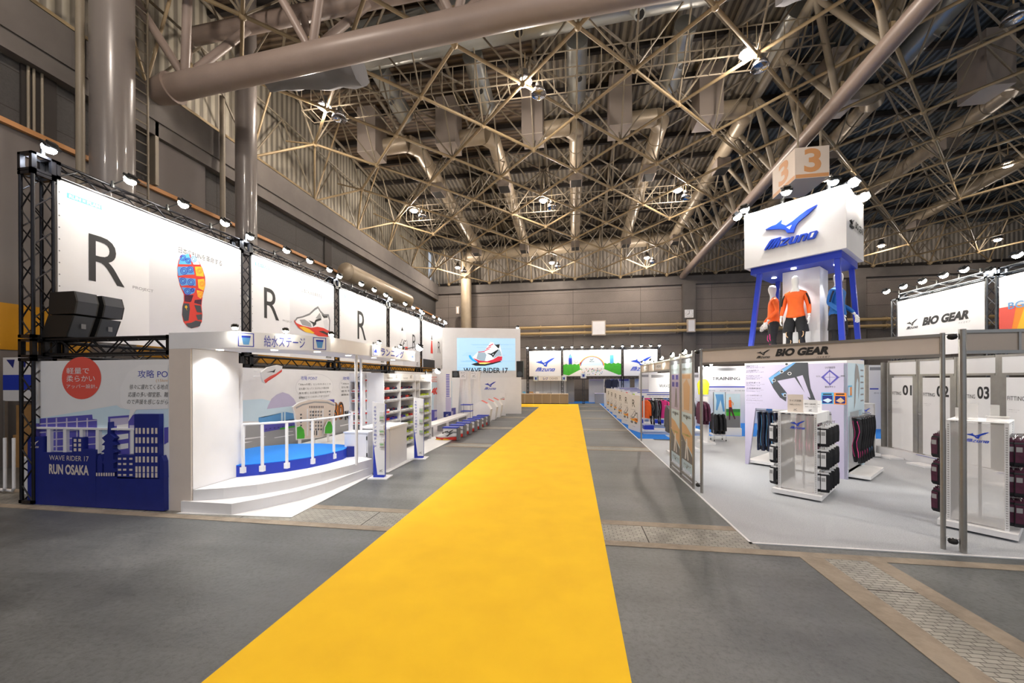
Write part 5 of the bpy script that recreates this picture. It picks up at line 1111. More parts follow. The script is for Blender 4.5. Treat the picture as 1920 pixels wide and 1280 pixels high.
# poster panels facing the aisle
p0 = Pan((2.14, 9.0, 0), (0, -1, 0))
for k in range(2):
    u0, u1 = .0 + .83 * k, .80 + .83 * k
    t = thing('poster_board', ['framed poster panel with blue diagrams, farther of the two by the aisle', 'framed poster panel with a tan photo, nearer of the two by the aisle'][k], 'poster panel', p0.P(u0, 0))
    for u in (u0, u1): g = MB(); q = p0.P(u, 0); oct_post(g, q.x, q.y, .012, 2.5, .022); g.build('post', t)
    for z in (.03, .12, 2.4): g = MB(); q = Pan(p0.P(0, 0, .015), p0.R); q.slab(g, u0, z, u1, z + .05, .03, 'alu'); g.build('rail', t)
    g = MB(); p0.slab(g, u0 + .02, .17, u1 - .02, 2.4, .006, 'acrylic_blue'); g.build('pane', t); g = MB(); a, b = u0 + .06, u1 - .06
    p0.rect(g, a, .25, b, 2.3, 'sky', 1); p0.rect(g, a, 1.35, b, 2.1, ['lilac', 'beige'][k], 2); 
    if k == 0:
        for u in (a + .08, a + .38):
            for v in (1.98, 1.83): p0.rect(g, u, v, u + .2, v + .1, 'purple', 3)
        p0.poly(g, [(a + .3, 1.4), (a + .38, 1.8), (a + .44, 1.8), (a + .5, 1.4), (a + .44, 1.4), (a + .41, 1.65), (a + .37, 1.4)], 'mid_grey', 3)
    else: p0.poly(g, [(a + .15, 1.4), (a + .12, 1.9), (a + .35, 2.0), (a + .55, 1.85), (a + .5, 1.4)], 'tan', 3); p0.rect(g, a + .05, 2.0, b - .1, 2.08, 'tan', 3)
    p0.poly(g, [(a, 1.15), (a + .3, 1.1), (b, .95), (b, .6), (a, .9)], 'tan', 2); p0.poly(g, [(a, .9), (b, .55), (b, .42), (a, .42)], 'mid_grey', 2); p0.poly(g, [(a + .2, .45), (a + .3, .85), (a + .36, .85), (a + .45, .45), (a + .38, .45), (a + .33, .7), (a + .28, .45)], 'white', 3)
    p0.text(g, ['ランニング', '高機能タイツ'][k], a + .05, 2.16, b - .1, 2.21, 'ink', 3); p0.text(g, 'バイオギア' if k else 'サポート', a + .12, .32, b - .1, .37, 'ink', 3); p0.logo(g, a + .26, 1.17, .16, 'ink', 3, 'sky', word=False); p0.logo(g, a + .26, .24, .14, 'ink', 3, 'sky', word=False)
    p0.text(g, '新製品', a + .1, 1.25, b - .1, 1.3, 'ink', 3); p0.text(g, 'タイツの選び方', a + .05, .86 if k == 0 else .9, b - .12, .90 if k == 0 else .94, 'green', 4); g.build('poster', t)
# ------------------------------------------------------------ white logo tower
O = Vector((3.95, 9.7, 0))
def TW(u, w_, z): return O + E1 * u + E2 * w_ + Vector((0, 0, z))
def tbox(g, u0, w0, z0, u1, w1, z1, m):
    T = Matrix((E1, E2, Vector((0, 0, 1)))).transposed().to_4x4(); T.translation = O; g.box(u0, w0, z0, u1, w1, z1, m, T); return g
t = thing('logo_tower', 'tall booth tower with a white logo box on blue legs over a lilac pedestal', 'tower', TW(.9, .75, 0))
pf = Pan(TW(0, 0, 0), E1); ps = Pan(TW(1.83, 0, 0), E2)
tbox(MB(), 0, 0, 4.55, 1.83, 1.49, 5.80, 'white_gloss').build('white_box', t)
g = MB(); pf.logo(g, .42, 4.87, .97, 'logo_blue', 1, 'white_gloss', th=.05); g.build('blue_logo', t)
g = MB(); ps.logo(g, .22, 5.02, .26, 'ink', 1, 'white_gloss', th=.03); ps.text(g, 'BIO GEAR', .55, 5.05, 1.25, 5.2, 'ink', 2, .05, slant=.28, th=.03); g.build('side_logo', t)
tbox(MB(), .10, .08, 4.40, 1.74, 1.42, 4.55, 'royal').build('blue_band', t)
for (a, b, c, d) in ((.27, .14, .08, .03), (1.66, .14, 1.77, .03), (1.66, 1.32, 1.77, 1.44), (.27, 1.32, .08, 1.44)):
    g = MB(); g.loft([[TW(c + sx * .045, d + sy * .045, 2.39) for sx, sy in ((-1, -1), (1, -1), (1, 1), (-1, 1))], [TW(a + sx * .045, b + sy * .045, 4.40) for sx, sy in ((-1, -1), (1, -1), (1, 1), (-1, 1))]], 'royal', smooth=False); g.build('leg', t)
tbox(MB(), .62, .46, 2.391, 1.30, 1.08, 4.395, 'white').build('inner_column', t)
for u, w_ in ((.9, .22), (.35, .78), (1.55, .6)):
    g = MB(); q = TW(u, w_, 4.385); g.tube(q, q + Vector((0, 0, .014)), .05, 'downlight', 16); g.build('downlight', t)
    l = bpy.data.lights.new('tower_downlight', 'SPOT'); l.energy = 30; l.spot_size = rad(75); l.spot_blend = .5; l.shadow_soft_size = .03
    b_ = bpy.data.objects.new('tower_downlight', l); COL.objects.link(b_); b_.parent = t; b_.location = PM[t.name].inverted() @ (q - Vector((0, 0, .02)))
g = MB(); tbox(g, 0, 0, 2.30, 1.83, 1.49, 2.385, 'white'); g.build('platform', t)
def leggedface(p, W, m, draw, nm):
    g = MB(); p.slab(g, 0, 1.32, W, 2.30, .05, m)
    for q in ([(0, .012), (.07, .012), (.22, 1.32), (0, 1.32)], [(W, .012), (W - .12, .012), (W - .25, 1.32), (W, 1.32)]):
        if q[0][0] > 0: q = q[::-1]
        g.prism([p.P(u, v) for u, v in q], -p.N * .05, m)
    g.build(nm, t); g = MB(); draw(g, p, W); g.build(nm + '_print', t)
def front_art(g, p, W):
    def f(pts, m, L=2): p.poly(g, [p.uv(1380 + x / 4, 640 + y / 4) for x, y in pts], m, L)
    f([(245, 275), (330, 215), (430, 158), (540, 158), (545, 250), (560, 350), (605, 460), (560, 450), (440, 270), (310, 295), (380, 385), (375, 450), (330, 420), (280, 350)], 'slate')
    f([(455, 265), (500, 252), (555, 400), (558, 425), (530, 410)], 'lilac', 3); f([(245, 275), (330, 220), (430, 158), (450, 158), (380, 215), (285, 270), (275, 320)], 'skyblue', 3); f([(340, 390), (375, 385), (378, 415), (355, 412)], 'skyblue', 3)
    for x, y in ((285, 292), (343, 225), (402, 240), (380, 170), (368, 402)):
        a = p.uv(1380 + x / 4, 640 + y / 4); p.disc(g, a[0], a[1], .035, .035, 'white', 4, 18); p.disc(g, a[0], a[1], .026, .026, 'slate', 5, 18)
    f([(638, 268), (703, 212), (775, 268), (705, 328)], 'purple', 2); f([(660, 268), (703, 225), (755, 268), (705, 315)], 'lilac', 3)
    p.line(g, [p.uv(1380 + 635 / 4, 640 + 268 / 4), p.uv(1380 + 780 / 4, 640 + 268 / 4)], .006, 'purple_dark', 4); p.line(g, [p.uv(1380 + 703 / 4, 640 + 205 / 4), p.uv(1380 + 703 / 4, 640 + 332 / 4)], .006, 'purple_dark', 4)
    f([(640, 382), (732, 382), (732, 468), (640, 468)], 'cyan', 2); f([(648, 405), (724, 405), (724, 462), (648, 462)], 'navy', 3); f([(650, 440), (690, 425), (722, 440), (690, 460)], 'sky', 4)
    f([(736, 384), (828, 386), (828, 473), (736, 470)], 'orange', 2); f([(744, 408), (820, 410), (820, 466), (744, 464)], 'navy', 3); f([(750, 445), (785, 420), (815, 445), (785, 462)], 'tan', 4); 
    for x in (648, 744): f([(x + 5, 390), (x + 70, 390), (x + 70, 400), (x + 5, 400)], 'ink', 3)
    def tt(s, x0, y0, x1, y1, m='ink', b=.01): a = p.uv(1380 + x0 / 4, 640 + y0 / 4); c = p.uv(1380 + x1 / 4, 640 + y1 / 4); p.text(g, s, a[0], c[1], c[0], a[1], m, 3, b)
    for i, s in enumerate(('骨盤サポート', 'ふともも&サポート', 'マッスルチューニング', 'ひざサポート', '立体裁断設計', 'ふくらはぎサポート', 'ダイナモーションフィット')):
        y = (178, 212, 252, 303, 345, 398, 435)[i]; tt(s, 78, y, 165 + 6 * i, y + 12); tt('動きに合わせてサポートします', 78, y + 15, 215 - 8 * (i % 3), y + 21)
        if i > 1: tt('疲労を軽減します', 78, y + 25, 180, y + 31)
    tt('ひざ安定性', 668, 188, 745, 202); tt('ラクさ', 602, 255, 632, 268); tt('伸縮', 785, 252, 815, 264); tt('動きやすさ', 668, 333, 745, 347)
leggedface(pf, 1.83, 'lilac', front_art, 'front_face')
def side_art(g, p, W):
    p.rect(g, .05, 1.62, .38, 1.85, 'cyan', 2); p.rect(g, .08, 1.65, .2, 1.82, 'sky', 3); p.rect(g, .22, 1.65, .35, 1.82, 'orange', 3)
    p.poly(g, [(.55, 1.35), (.62, 2.1), (.72, 2.3), (.9, 2.25), (1.05, 2.0), (1.0, 1.7), (.92, 1.55), (.95, 1.9), (.85, 2.0), (.75, 1.9), (.66, 1.5)], 'grey', 2)
    for k in range(6): p.rect(g, 1.12, 1.5 + k * .13, 1.4, 1.53 + k * .13, 'grey_text', 2)
    p.disc(g, .2, 2.12, .12, .12, 'sky', 2, 4)
leggedface(ps, 1.49, 'sky', side_art, 'side_face')
g = MB(); tbox(g, .1, 1.40, .012, 1.75, 1.45, 2.3, 'white'); tbox(g, .04, .04, .012, .08, 1.4, 2.3, 'white') if False else None; g.build('rear_face', t)
tbox(MB(), .02, .06, .05, 1.81, 1.55, .11, 'white').build('base_shelf', t); tbox(MB(), 1.75, .12, .05, 2.15, 1.4, .11, 'white').build('base_shelf', t)
MB().tube(TW(.15, .12, 1.26), TW(1.6, .12, 1.26), .012, 'chrome', 8).build('rail', t); MB().tube(TW(1.95, .1, 1.24), TW(1.95, 1.4, 1.24), .012, 'chrome', 8).build('rail', t)
for w_ in (.15, 1.3): MB().tube(TW(1.80, w_, 1.24), TW(1.97, w_, 1.24), .01, 'chrome', 6).build('rail_bracket', t)
for u in (.17, 1.5): MB().tube(TW(u, .03, 1.30), TW(u, .14, 1.26), .008, 'chrome', 6).build('rail_bracket', t)
# lamps on its top
for u, w_, a, k, lab in ((.05, .05, -PI * .75, 'c', 'bluish floodlight on the left top corner of the white logo box'), (.75, .04, -PI * .75 + .5, 'w', 'warm floodlight in the middle of the front top edge of the logo box'), (1.55, .04, -PI / 2, 'c', 'bluish floodlight near the right front corner of the logo box'),
                      (1.78, .25, 0, 'c', 'bluish floodlight above the side of the logo box'), (1.78, .95, .6, 'w', 'warm floodlight sticking out over the side of the logo box'), (.05, .5, PI, 'w', 'white floodlight on the far left top edge of the logo box')):
    q = TW(u, w_, 5.86); put(k, q, a, lab, 'floodlights on the logo tower')
# ------------------------------------------------------------ mannequins
def skin(name, verts, edges, radii, m, parent, lv=1):
    me = bpy.data.meshes.new(name); me.from_pydata(verts, edges, []); o = bpy.data.objects.new(name, me); COL.objects.link(o); me.materials.append(M[m])
    md = o.modifiers.new('skin', 'SKIN'); md.use_smooth_shade = True
    for i, r in enumerate(radii): d = me.skin_vertices[0].data[i]; d.radius = (r, r) if isinstance(r, float) else r; d.use_root = (i == 0)
    s = o.modifiers.new('sub', 'SUBSURF'); s.levels = lv; s.render_levels = lv + 1; o.parent = parent; PM[o.name] = PM[parent.name]; return o
def mannequin(loc, rz, label, top, sleeve, bottom, stripe, shorts=True, bent=0.0):
    t = thing('mannequin', label, 'mannequin', loc, rz)
    V = [(0, 0, .98), (0, 0, 1.12), (0, .005, 1.32), (0, .01, 1.46), (0, -.005, 1.58), (0, -.015, 1.655), (0, -.02, 1.735), (0, -.015, 1.80), (0, -.01, 1.835)]
    R_ = [(.14, .10), (.12, .09), (.14, .10), (.10, .075), (.05, .05), (.068, .082), (.08, .10), (.068, .085), (.03, .035)]; Ed = [(i, i + 1) for i in range(8)]
    for s in (-1, 1):
        b = len(V); V += [(s * .10, 0, .90), (s * .115, -.01, .70), (s * .11, -.02, .50), (s * .115, .015, .30), (s * .115, .02, .10), (s * .12, -.12, .045)]; R_ += [.09, .078, .056, .055, .036, .035]
        Ed += [(0, b)] + [(b + i, b + i + 1) for i in range(5)]
        b = len(V); V += [(s * .15, .01, 1.44), (s * .20, .03, 1.32), (s * .225, .04, 1.18), (s * .24, -.02 - bent * .1, 1.05), (s * .25, -.07 - bent * .15, .94)]; R_ += [.05, .044, .038, .033, .025]
        Ed += [(3, b)] + [(b + i, b + i + 1) for i in range(4)]
    body = skin('body', V, Ed, R_, 'mannequin', t)
    g = MB(); g.box(-.02, -.105, 1.70, .02, -.085, 1.72, 'mannequin')
    for s in (-1, 1):   # hands with palm, four fingers and a thumb
        w_ = Vector((s * .25, -.07 - bent * .15, .94)); hv = [w_, w_ + Vector((0, -.02, -.05)), w_ + Vector((0, -.03, -.09))]; hr = [.026, (.018, .034), (.016, .036)]; he = [(0, 1), (1, 2)]
        for f in range(4):
            b = len(hv); dy = -.045 + f * .022; ln = (.07, .08, .075, .06)[f]; hv += [w_ + Vector((0, dy - .02, -.11)), w_ + Vector((-s * .005, dy - .026, -.11 - ln * .5)), w_ + Vector((-s * .022, dy - .026, -.11 - ln * .9))]; hr += [.0095, .009, .0075]; he += [(2, b), (b, b + 1), (b + 1, b + 2)]
        b = len(hv); hv += [w_ + Vector((-s * .012, -.06, -.06)), w_ + Vector((-s * .022, -.08, -.095))]; hr += [.011, .009]; he += [(1, b), (b, b + 1)]
        skin('hand', [tuple(v) for v in hv], he, hr, 'mannequin', t)
    SV = [(0, 0, .90), (0, 0, .99), (0, 0, 1.13), (0, .005, 1.32), (0, .01, 1.44), (0, .0, 1.545), (0, -.005, 1.575)]; SR = [(.215, .165), (.185, .15), (.148, .12), (.165, .125), (.118, .09), (.058, .058), (.05, .05)]; SE = [(i, i + 1) for i in range(6)]
    for s in (-1, 1): b = len(SV); SV += [(s * .155, .01, 1.435), (s * .20, .03, 1.31), (s * .225, .04, 1.18), (s * .24, -.02 - bent * .1, 1.06), (s * .247, -.06 - bent * .14, .975)]; SR += [.064, .056, .048, .044, .034]; SE += [(4, b)] + [(b + i, b + i + 1) for i in range(4)]
    skin('shirt', SV, SE, SR, top, t)
    for s in (-1, 1):
        g = MB(); rr = []
        for z, cx, cy, r in ((.98, .075, 0, .095), (.86, .09, 0, .098), (.70, .112, -.01, .082), (.56, .112, -.018, .062), (.48, .11, -.018, .058), (.40, .112, -.005, .062), (.30, .115, .012, .064), (.18, .115, .02, .048), (.10, .115, .02, .042)): rr.append([Vector((s * cx + r * math.cos(a * PI / 8), cy + r * 1.02 * math.sin(a * PI / 8), z)) for a in range(16)])
        g.loft(rr, bottom); g.build('tights_leg', t, True)
        if shorts:
            g = MB(); rr = [[Vector((s * cx + r * math.cos(a * PI / 8), -.005 + r * .98 * math.sin(a * PI / 8), z)) for a in range(16)] for z, cx, r in ((1.0, .06, .085), (.92, .075, .098), (.82, .10, .112), (.66, .125, .112), (.62, .128, .114))]
            g.loft(rr, 'cloth_black'); g.build('shorts_leg', t, True)
    for s in (-1, 1):
        g = MB(); pts = [Vector((s * (.115 + .045 * math.sin(k * 1.1)), -.088 - .002 * k if k < 4 else -.07, .66 - k * .06)) for k in range(9)]
        pts = [Vector((q.x, {True: -.092, False: -.058}[q.z > .52], q.z)) for q in pts]; g.path(pts, .009, stripe, 6); g.build('stripe', t, True)
    if sleeve != top:
        for s in (-1, 1): g = MB(); g.path([Vector((s * .19, -.025, 1.43)), Vector((s * .228, -.01, 1.33)), Vector((s * .25, .01, 1.2))], .018, sleeve, 8); g.build('sleeve_panel', t, True)
    MB().lathe((0, .03, .0), [(.16, .0), (.16, .012), (.02, .014)], 'chrome', 20).build('base_plate', t, True)
    return t
mannequin(TW(.93, .22, 2.387), -rad(43) + .1, 'mannequin in an orange long-sleeve top in front of the white inner column', 'cloth_orange', 'cloth_black', 'cloth_black', 'tan')
mannequin(TW(.33, .78, 2.387), -rad(43) - 1.1, 'mannequin in an orange top and pink-striped tights at the left of the inner column', 'cloth_orange', 'cloth_orange', 'cloth_black', 'cloth_pink', False, .6)
mannequin(TW(1.56, .62, 2.387), -rad(43) + 1.3, 'mannequin in a blue jacket and dark shorts at the right of the inner column', 'cloth_blue', 'cloth_navy', 'cloth_black', 'cloth_navy', True, .8)
# ------------------------------------------------------------ hanging clothes
def legging(name, m, stripe):
    g = MB(); L = .86
    g.box(-.004, -.13, -.03, .004, .13, -.02, 'chrome'); g.tube((0, 0, -.03), (0, 0, .015), .004, 'chrome', 5)
    for s in (-1, 1):
        rings = []
        for k in range(8):
            f = k / 7; c = s * (.065 + .01 * math.sin(k * 1.3 + s)); w_ = .068 - .028 * f; th = .018 + .006 * math.sin(k * 2.1 + s)
            rings.append([Vector((th * math.cos(a * PI / 4) + .012 * math.sin(k * .9), c + w_ * math.sin(a * PI / 4), -.03 - L * f)) for a in range(8)])
        g.loft(rings, m)
        g.path([Vector((-.024 + .012 * math.sin(k * .9), s * (.065 + .03 * math.sin(k * 1.4 + s)), -.08 - k * .1)) for k in range(8)], .005, stripe, 5)
    o = g.build(name); tag(o, 'x', 'tights'); return o
def shirt(name, m):
    g = MB(); out = [(-.06, 0), (-.2, -.06), (-.27, -.2), (-.29, -.55), (-.23, -.56), (-.2, -.25), (-.19, -.66), (.19, -.66), (.2, -.25), (.23, -.56), (.29, -.55), (.27, -.2), (.2, -.06), (.06, 0), (0, -.04)]
    g.prism([(-.025, y, z) for y, z in out], (.05, 0, 0), m); g.tube((0, 0, -.02), (0, 0, .03), .004, 'chrome', 5)
    o = g.build(name); tag(o, 'x', 'shirt'); return o
LG = {}
def hang(kind, col, loc, rz, label, group, stripe='offwhite'):
    k = (kind, col, stripe)
    if k not in LG: o = LG[k] = legging('hanging_tights', col, stripe) if kind == 'L' else shirt('hanging_shirt', col)
    else: o = dup(LG[k], loc, rz)
    o.location = loc; o.rotation_euler = (0, 0, rz); o['label'] = label; o['group'] = group; return o
ca = -rad(43)
for i in range(11):
    q = TW(.26 + i * .055, .12, 1.255); c, s = (('cloth_navy', 'offwhite'), ('cloth_black', 'skyblue'))[i % 2]
    hang('L', c, q, ca + .35 * (i % 2), 'dark %s tights hanging at the left under the lilac front face' % ('navy white-striped' if i % 2 == 0 else 'black blue-striped'), 'tights on the front rail of the tower', s)
for i in range(7):
    q = TW(1.0 + i * .06, .12, 1.255); hang('L', 'cloth_maroon', q, ca + .2 * (i % 2), 'dark maroon tights hanging behind the near sock display', 'tights on the front rail of the tower', 'cloth_pink')
for i in range(17):
    q = TW(1.95, .15 + i * .072, 1.235); s = 'cloth_pink' if i < 9 else 'skyblue'
    hang('L', 'cloth_black', q, ca + PI / 2 + .2 * (i % 3) - .9, 'black tights with %s lines hanging on the side rail of the tower' % ('pink' if i < 9 else 'light blue'), 'tights on the side rail of the tower', s)
# ------------------------------------------------------------ acrylic displays with hanging packs
pack0 = []
def make_pack():
    g = MB(); rr = []
    for z, w_, d in ((0, .05, .008), (-.02, .06, .022), (-.12, .062, .034), (-.27, .06, .03), (-.30, .054, .01)): rr.append([Vector((x * w_, y * d, z)) for x, y in ((-1, -1), (1, -1), (1, 1), (-1, 1))])
    g.loft(rr, 'cloth_black', smooth=False); g.box(-.056, -.037, -.25, .01, -.027, -.03, 'offwhite').box(-.05, -.0385, -.12, -.0, -.037, -.06, 'grey'); g.box(-.05, -.012, -.01, .05, .012, .02, 'offwhite'); g.tube((0, 0, .02), (0, .02, .05), .004, 'chrome', 5)
    o = g.build('hanging_pack'); tag(o, 'x', 'pack'); return o
def display(O_, rz, w_, d, h, label, pk, col, extra=True, n=None):
    """stand on a low plinth: clear front panel with perforated posts, pegs with packs on both flanks"""
    t = thing('sales_stand', label, 'display stand', O_, rz)
    MB().box(-w_ / 2 - .09, -.10, .03, w_ / 2 + .09, d + .10, .10, 'white').build('plinth', t, True)
    for x in (-w_ / 2, w_ / 2):
        for y in ((0, d) if extra else (0,)):
            g = MB(); g.box(x - .018, y - .018, .10, x + .018, y + .018, h, 'offwhite')
            for k in range(int((h - .14) / .03)): z = .13 + k * .03; g.box(x - .006, y - .0188, z, x - .002, y - .018, z + .014, 'ink').box(x + .003, y - .0188, z, x + .007, y - .018, z + .014, 'ink')
            g.build('perforated_post', t, True)
    MB().box(-.014, d * .45, .10, .014, d * .45 + .028, h, 'offwhite').build('centre_post', t, True)
    g = MB(); g.box(-w_ / 2 + .02, -.006, .12, w_ / 2 - .02, .0, h - .02, 'acrylic'); g.build('clear_panel', t, True)
    g = MB(); p = Pan((-w_ / 2, -.008, 0), (1, 0, 0)); p.logo(g, w_ * .3, h - .26, w_ * .42, 'logo_blue', 1, 'acrylic'); g.build('logo', t, True)
    MB().box(-w_ / 2 - .02, -.02, h, w_ / 2 + .02, d + .02, h + .012, 'white').box(w_ / 2 - .01, -.01, h - .16, w_ / 2 + .005, d, h, 'white').build('top', t, True)
    T = PM[t.name]
    for sd, s in (('right', 1), ('left', -1)):
        for r in range(3):
            z = h - .17 - r * .37
            for k in range(5):
                y = .07 + (d - .12) * k / 4.0; a = T @ Vector((s * (w_ / 2 - .005), y, z))
                MB().tube((s * w_ / 2 * .96, y, z), (s * (w_ / 2 + .11), y, z + .01), .004, 'chrome', 5).build('peg', t, True)
                for j in range(2):
                    pos = T @ Vector((s * (w_ / 2 + .045 + j * .055), y, z - .05)); rr = rz + (PI / 2 if s > 0 else -PI / 2) * .25 + .35 * (k % 2)
                    lab = '%s, %s row, %s side of %s' % (pk, ('top', 'middle', 'bottom')[r], sd, label.split(', ')[1])
                    if not pack0: o = make_pack(); pack0.append(o); o.location = pos; o.rotation_euler = (0, 0, rr)
                    else: o = dup(pack0[0], pos, rr, swap=col)
                    o['label'] = lab; o['group'] = 'packs on ' + label.split(', ')[1]
    return t
display(Vector((3.70, 7.11, .010)), -rad(40), .50, .90, 1.40, 'clear display stand with a blue logo, the stand before the lilac tower', 'black sock pack', None)
display(Vector((5.10, 5.80, .010)), -rad(47), .48, .62, 1.42, 'clear display stand with a blue logo, the stand behind the corner posts', 'dark pink-tinged pack', {'offwhite': 'cloth_maroon'})
t = thing('sales_stand', 'slim clear display stand by the fitting rooms', 'display stand', (7.3, 11.1, .002)); MB().box(7.05, 10.95, .03, 7.6, 11.5, .1, 'white').build('plinth', t); MB().box(7.12, 11.0, .1, 7.5, 11.01, 1.34, 'acrylic').build('clear_panel', t)
for x in (7.12, 7.5): MB().box(x - .015, 11.0, .1, x + .015, 11.04, 1.35, 'offwhite').build('post', t)
MB().box(7.10, 11.0, 1.34, 7.52, 11.4, 1.36, 'white').build('top', t)
g = MB(); p = Pan((7.2, 10.995, 1.1), (1, 0, 0)); p.logo(g, 0, 0, .2, 'logo_blue', 1, 'acrylic'); g.build('logo', t)
# cards and glasses on the stands
T1 = Matrix.Translation((3.70, 7.11, 1.422)) @ Matrix.Rotation(-rad(40), 4, 'Z'); T2 = Matrix.Translation((5.10, 5.80, 1.442)) @ Matrix.Rotation(-rad(47), 4, 'Z')
def card(T, x, y, w_, h, m, lab, txt, bird=True):
    q = T @ Vector((x, y, 0)); t = thing('sign_card', lab, 'card', q, math.atan2(T[1][0], T[0][0])); MB().box(-w_ / 2, -.004, .001, w_ / 2, .004, h, m).build('card', t, True)
    MB().box(-w_ / 2, .004, 0.001, w_ / 2, .05, .006, m).build('foot', t, True); g = MB(); p = Pan((-w_ / 2, -.005, 0), (1, 0, 0))
    p.text(g, txt, w_ * .12, h * .6, w_ * .88, h * .72, 'ink', 1); p.text(g, 'お試しください', w_ * .15, h * .4, w_ * .85, h * .48, 'ink', 1)
    if bird: p.logo(g, w_ * .38, h * .08, w_ * .24, 'ink', 1, m)
    g.build('print', t, True)
card(T1, -.05, .12, .22, .30, 'beige', 'beige sign card standing at the left on the near display stand', 'サイズ交換'); card(T1, .12, .3, .2, .21, 'white', 'white sign card beside the beige one on the near display stand', 'BIO GEAR'); card(T1, .17, .55, .12, .19, 'white', 'small white card with a black figure at the back of the near stand', '大', False)
for i, (x, y, h, w_) in enumerate(((-.05, .15, .22, .10), (-.17, .3, .15, .09), (.12, .35, .20, .08), (-.12, .12, .13, .07))):
    q = T2 @ Vector((x, y, 0)); t = thing('acrylic_stand', 'clear acrylic price stand on the corner display, %s' % ['front one', 'left rear one', 'right rear one', 'small front left one'][i], 'price stand', q, -rad(43))
    MB().box(-w_ / 2, -.01, .001, w_ / 2, -.004, h, 'acrylic').build('plate', t, True); MB().box(-w_ / 2, -.03, .001, w_ / 2, .05, .008, 'acrylic').build('foot', t, True)
t = thing('acrylic_tray', 'low clear acrylic tray at the right on the corner display', 'tray', T2 @ Vector((.16, .12, 0)), -rad(43)); MB().box(-.09, -.06, .001, .09, .06, .06, 'acrylic').build('tray', t, True); MB().box(-.095, -.065, .06, .095, .065, .066, 'acrylic').build('lid', t, True)
# ------------------------------------------------------------ fitting rooms
FXX = 8.08; t = thing('fitting_step', 'low grey step running along the fitting rooms', 'step', (8.0, 8.5, 0)); MB().box(7.94, 3.6, .011, 9.4, 11.6, .2, 'banner_grey').build('platform', t)
for i, (y1, y0) in enumerate(((11.38, 10.55), (10.50, 9.62), (9.57, 8.80), (8.74, 7.85), (7.8, 6.9), (6.85, 5.95), (5.9, 5.0))):
    nm = '%02d' % (i + 1); t = thing('fitting_room', 'fitting room front with white door numbered %s' % nm, 'fitting room', (FXX, y1, .2)); p = Pan((FXX, y1, .2), (0, -1, 0)); W = y1 - y0
    for u in (0, W): g = MB(); p.slab(g, u - .03, 0.001, u + .03, 2.24, .06, 'alu'); g.build('post', t)
    g = MB(); p.slab(g, 0.03, 1.88, W - .03, 2.2, .02, 'white'); g.build('top_panel', t)
    for v in (1.84, 2.19): g = MB(); q = Pan(p.P(0, 0, .01), p.R); q.slab(g, .03, v, W - .03, v + .045, .05, 'alu'); g.build('rail', t)
    c = MB(); p.slab(c, .10, .02, W - .12, 1.80, .03, 'white_gloss'); d = c.build('door', t)
    for u0, u1 in ((.03, .10), (W - .12, W - .03)): g = MB(); p.slab(g, u0, .001, u1, 1.84, .045, 'alu'); g.build('door_frame', t)
    g = MB(); p.text(g, 'FITTING', .12, 1.37, .12 + (W - .2) * .42, 1.45, 'ink', 2, .0); a = .14 + (W - .2) * .46; p.text(g, nm, a, 1.37, W - .14, 1.62, 'orange' if i == 3 else 'ink', 2, .03)
    p.text(g, 'ご自由にどうぞ', .12, 1.19, .32, 1.205, 'grey_text', 2); p.text(g, 'フィッティング', .12, 1.15, .28, 1.165, 'grey_text', 2); n = g.build('number', d); n.parent = d
    g = MB(); q = p.P(.06, .95, .03); g.tube(q, q + p.N * .03, .012, 'chrome', 8).tube(q + p.N * .03, q + p.N * .03 + p.R * .07, .009, 'chrome', 8); g.build('door_handle', t)
    t = thing('step_mat', 'white step mat on the floor before a fitting room door', 'mat', (7.8, (y0 + y1) / 2, .012), 0, 'step mats before the fitting rooms'); MB().box(7.62, y0 + .15, .012, 7.92, y1 - .25, .05, 'white').build('mat', t); MB().box(7.93, y0 + .1, .201, 7.96, y1 - .1, .204, 'royal').build('blue_strip', t) if i % 2 else None
t = thing('side_window_panel', 'narrow partition with a ledge at the far end of the fitting rooms', 'partition', (8.0, 11.5, .2)); g = MB()
MB().box(7.98, 11.46, .201, 8.1, 11.5, 2.4, 'alu').build('post', t); MB().box(8.1, 11.48, .201, 8.9, 11.52, 2.4, 'white').build('panel', t); MB().box(7.7, 11.55, .012, 7.76, 12.3, 2.3, 'white').box(7.66, 11.52, .012, 7.72, 11.58, 2.35, 'alu').build('side_panel', t); MB().box(7.6, 11.6, 1.1, 7.76, 12.2, 1.14, 'white').build('ledge', t)
# ------------------------------------------------------------ right banners on truss
BX2 = 11.0
BXB = 11.07
for y, lab in ((15.35, 'at the far end of the BIO GEAR banner'), (12.2, 'between the BIO GEAR banner and the orange banner'), (8.0, 'at the near end of the orange banner')):
    truss('truss_tower', 'right truss tower ' + lab, (BX2 + .2, y, .011), (BX2 + .2, y, 4.75), .28, 'truss_grey')
truss('truss_beam', 'right top truss beam above the BIO GEAR banner', (BX2 + .2, 15.2, 4.8), (BX2 + .2, 12.35, 4.8), .22, 'truss_grey', step=.5); truss('truss_beam', 'right top truss beam above the orange banner', (BX2 + .2, 12.05, 4.8), (BX2 + .2, 8.15, 4.8), .22, 'truss_grey', step=.5)
truss('truss_beam', 'right lower truss beam behind the fitting rooms', (BX2 + .2, 15.2, 2.5), (BX2 + .2, 12.35, 2.5), .26, 'truss_black')
t = thing('banner', 'white banner with BIO GEAR lettering above the fitting rooms', 'banner', (BX2, 15.2, 2.7)); p = Pan((BXB, 15.2, 2.7), (0, -1, 0)); g = MB(); p.slab(g, 0, 0, 2.84, 1.92, .012, 'banner'); g.build('sheet', t); g = MB(); bio(g, p, .35, .92, 2.2, hole='banner'); g.build('lettering', t)
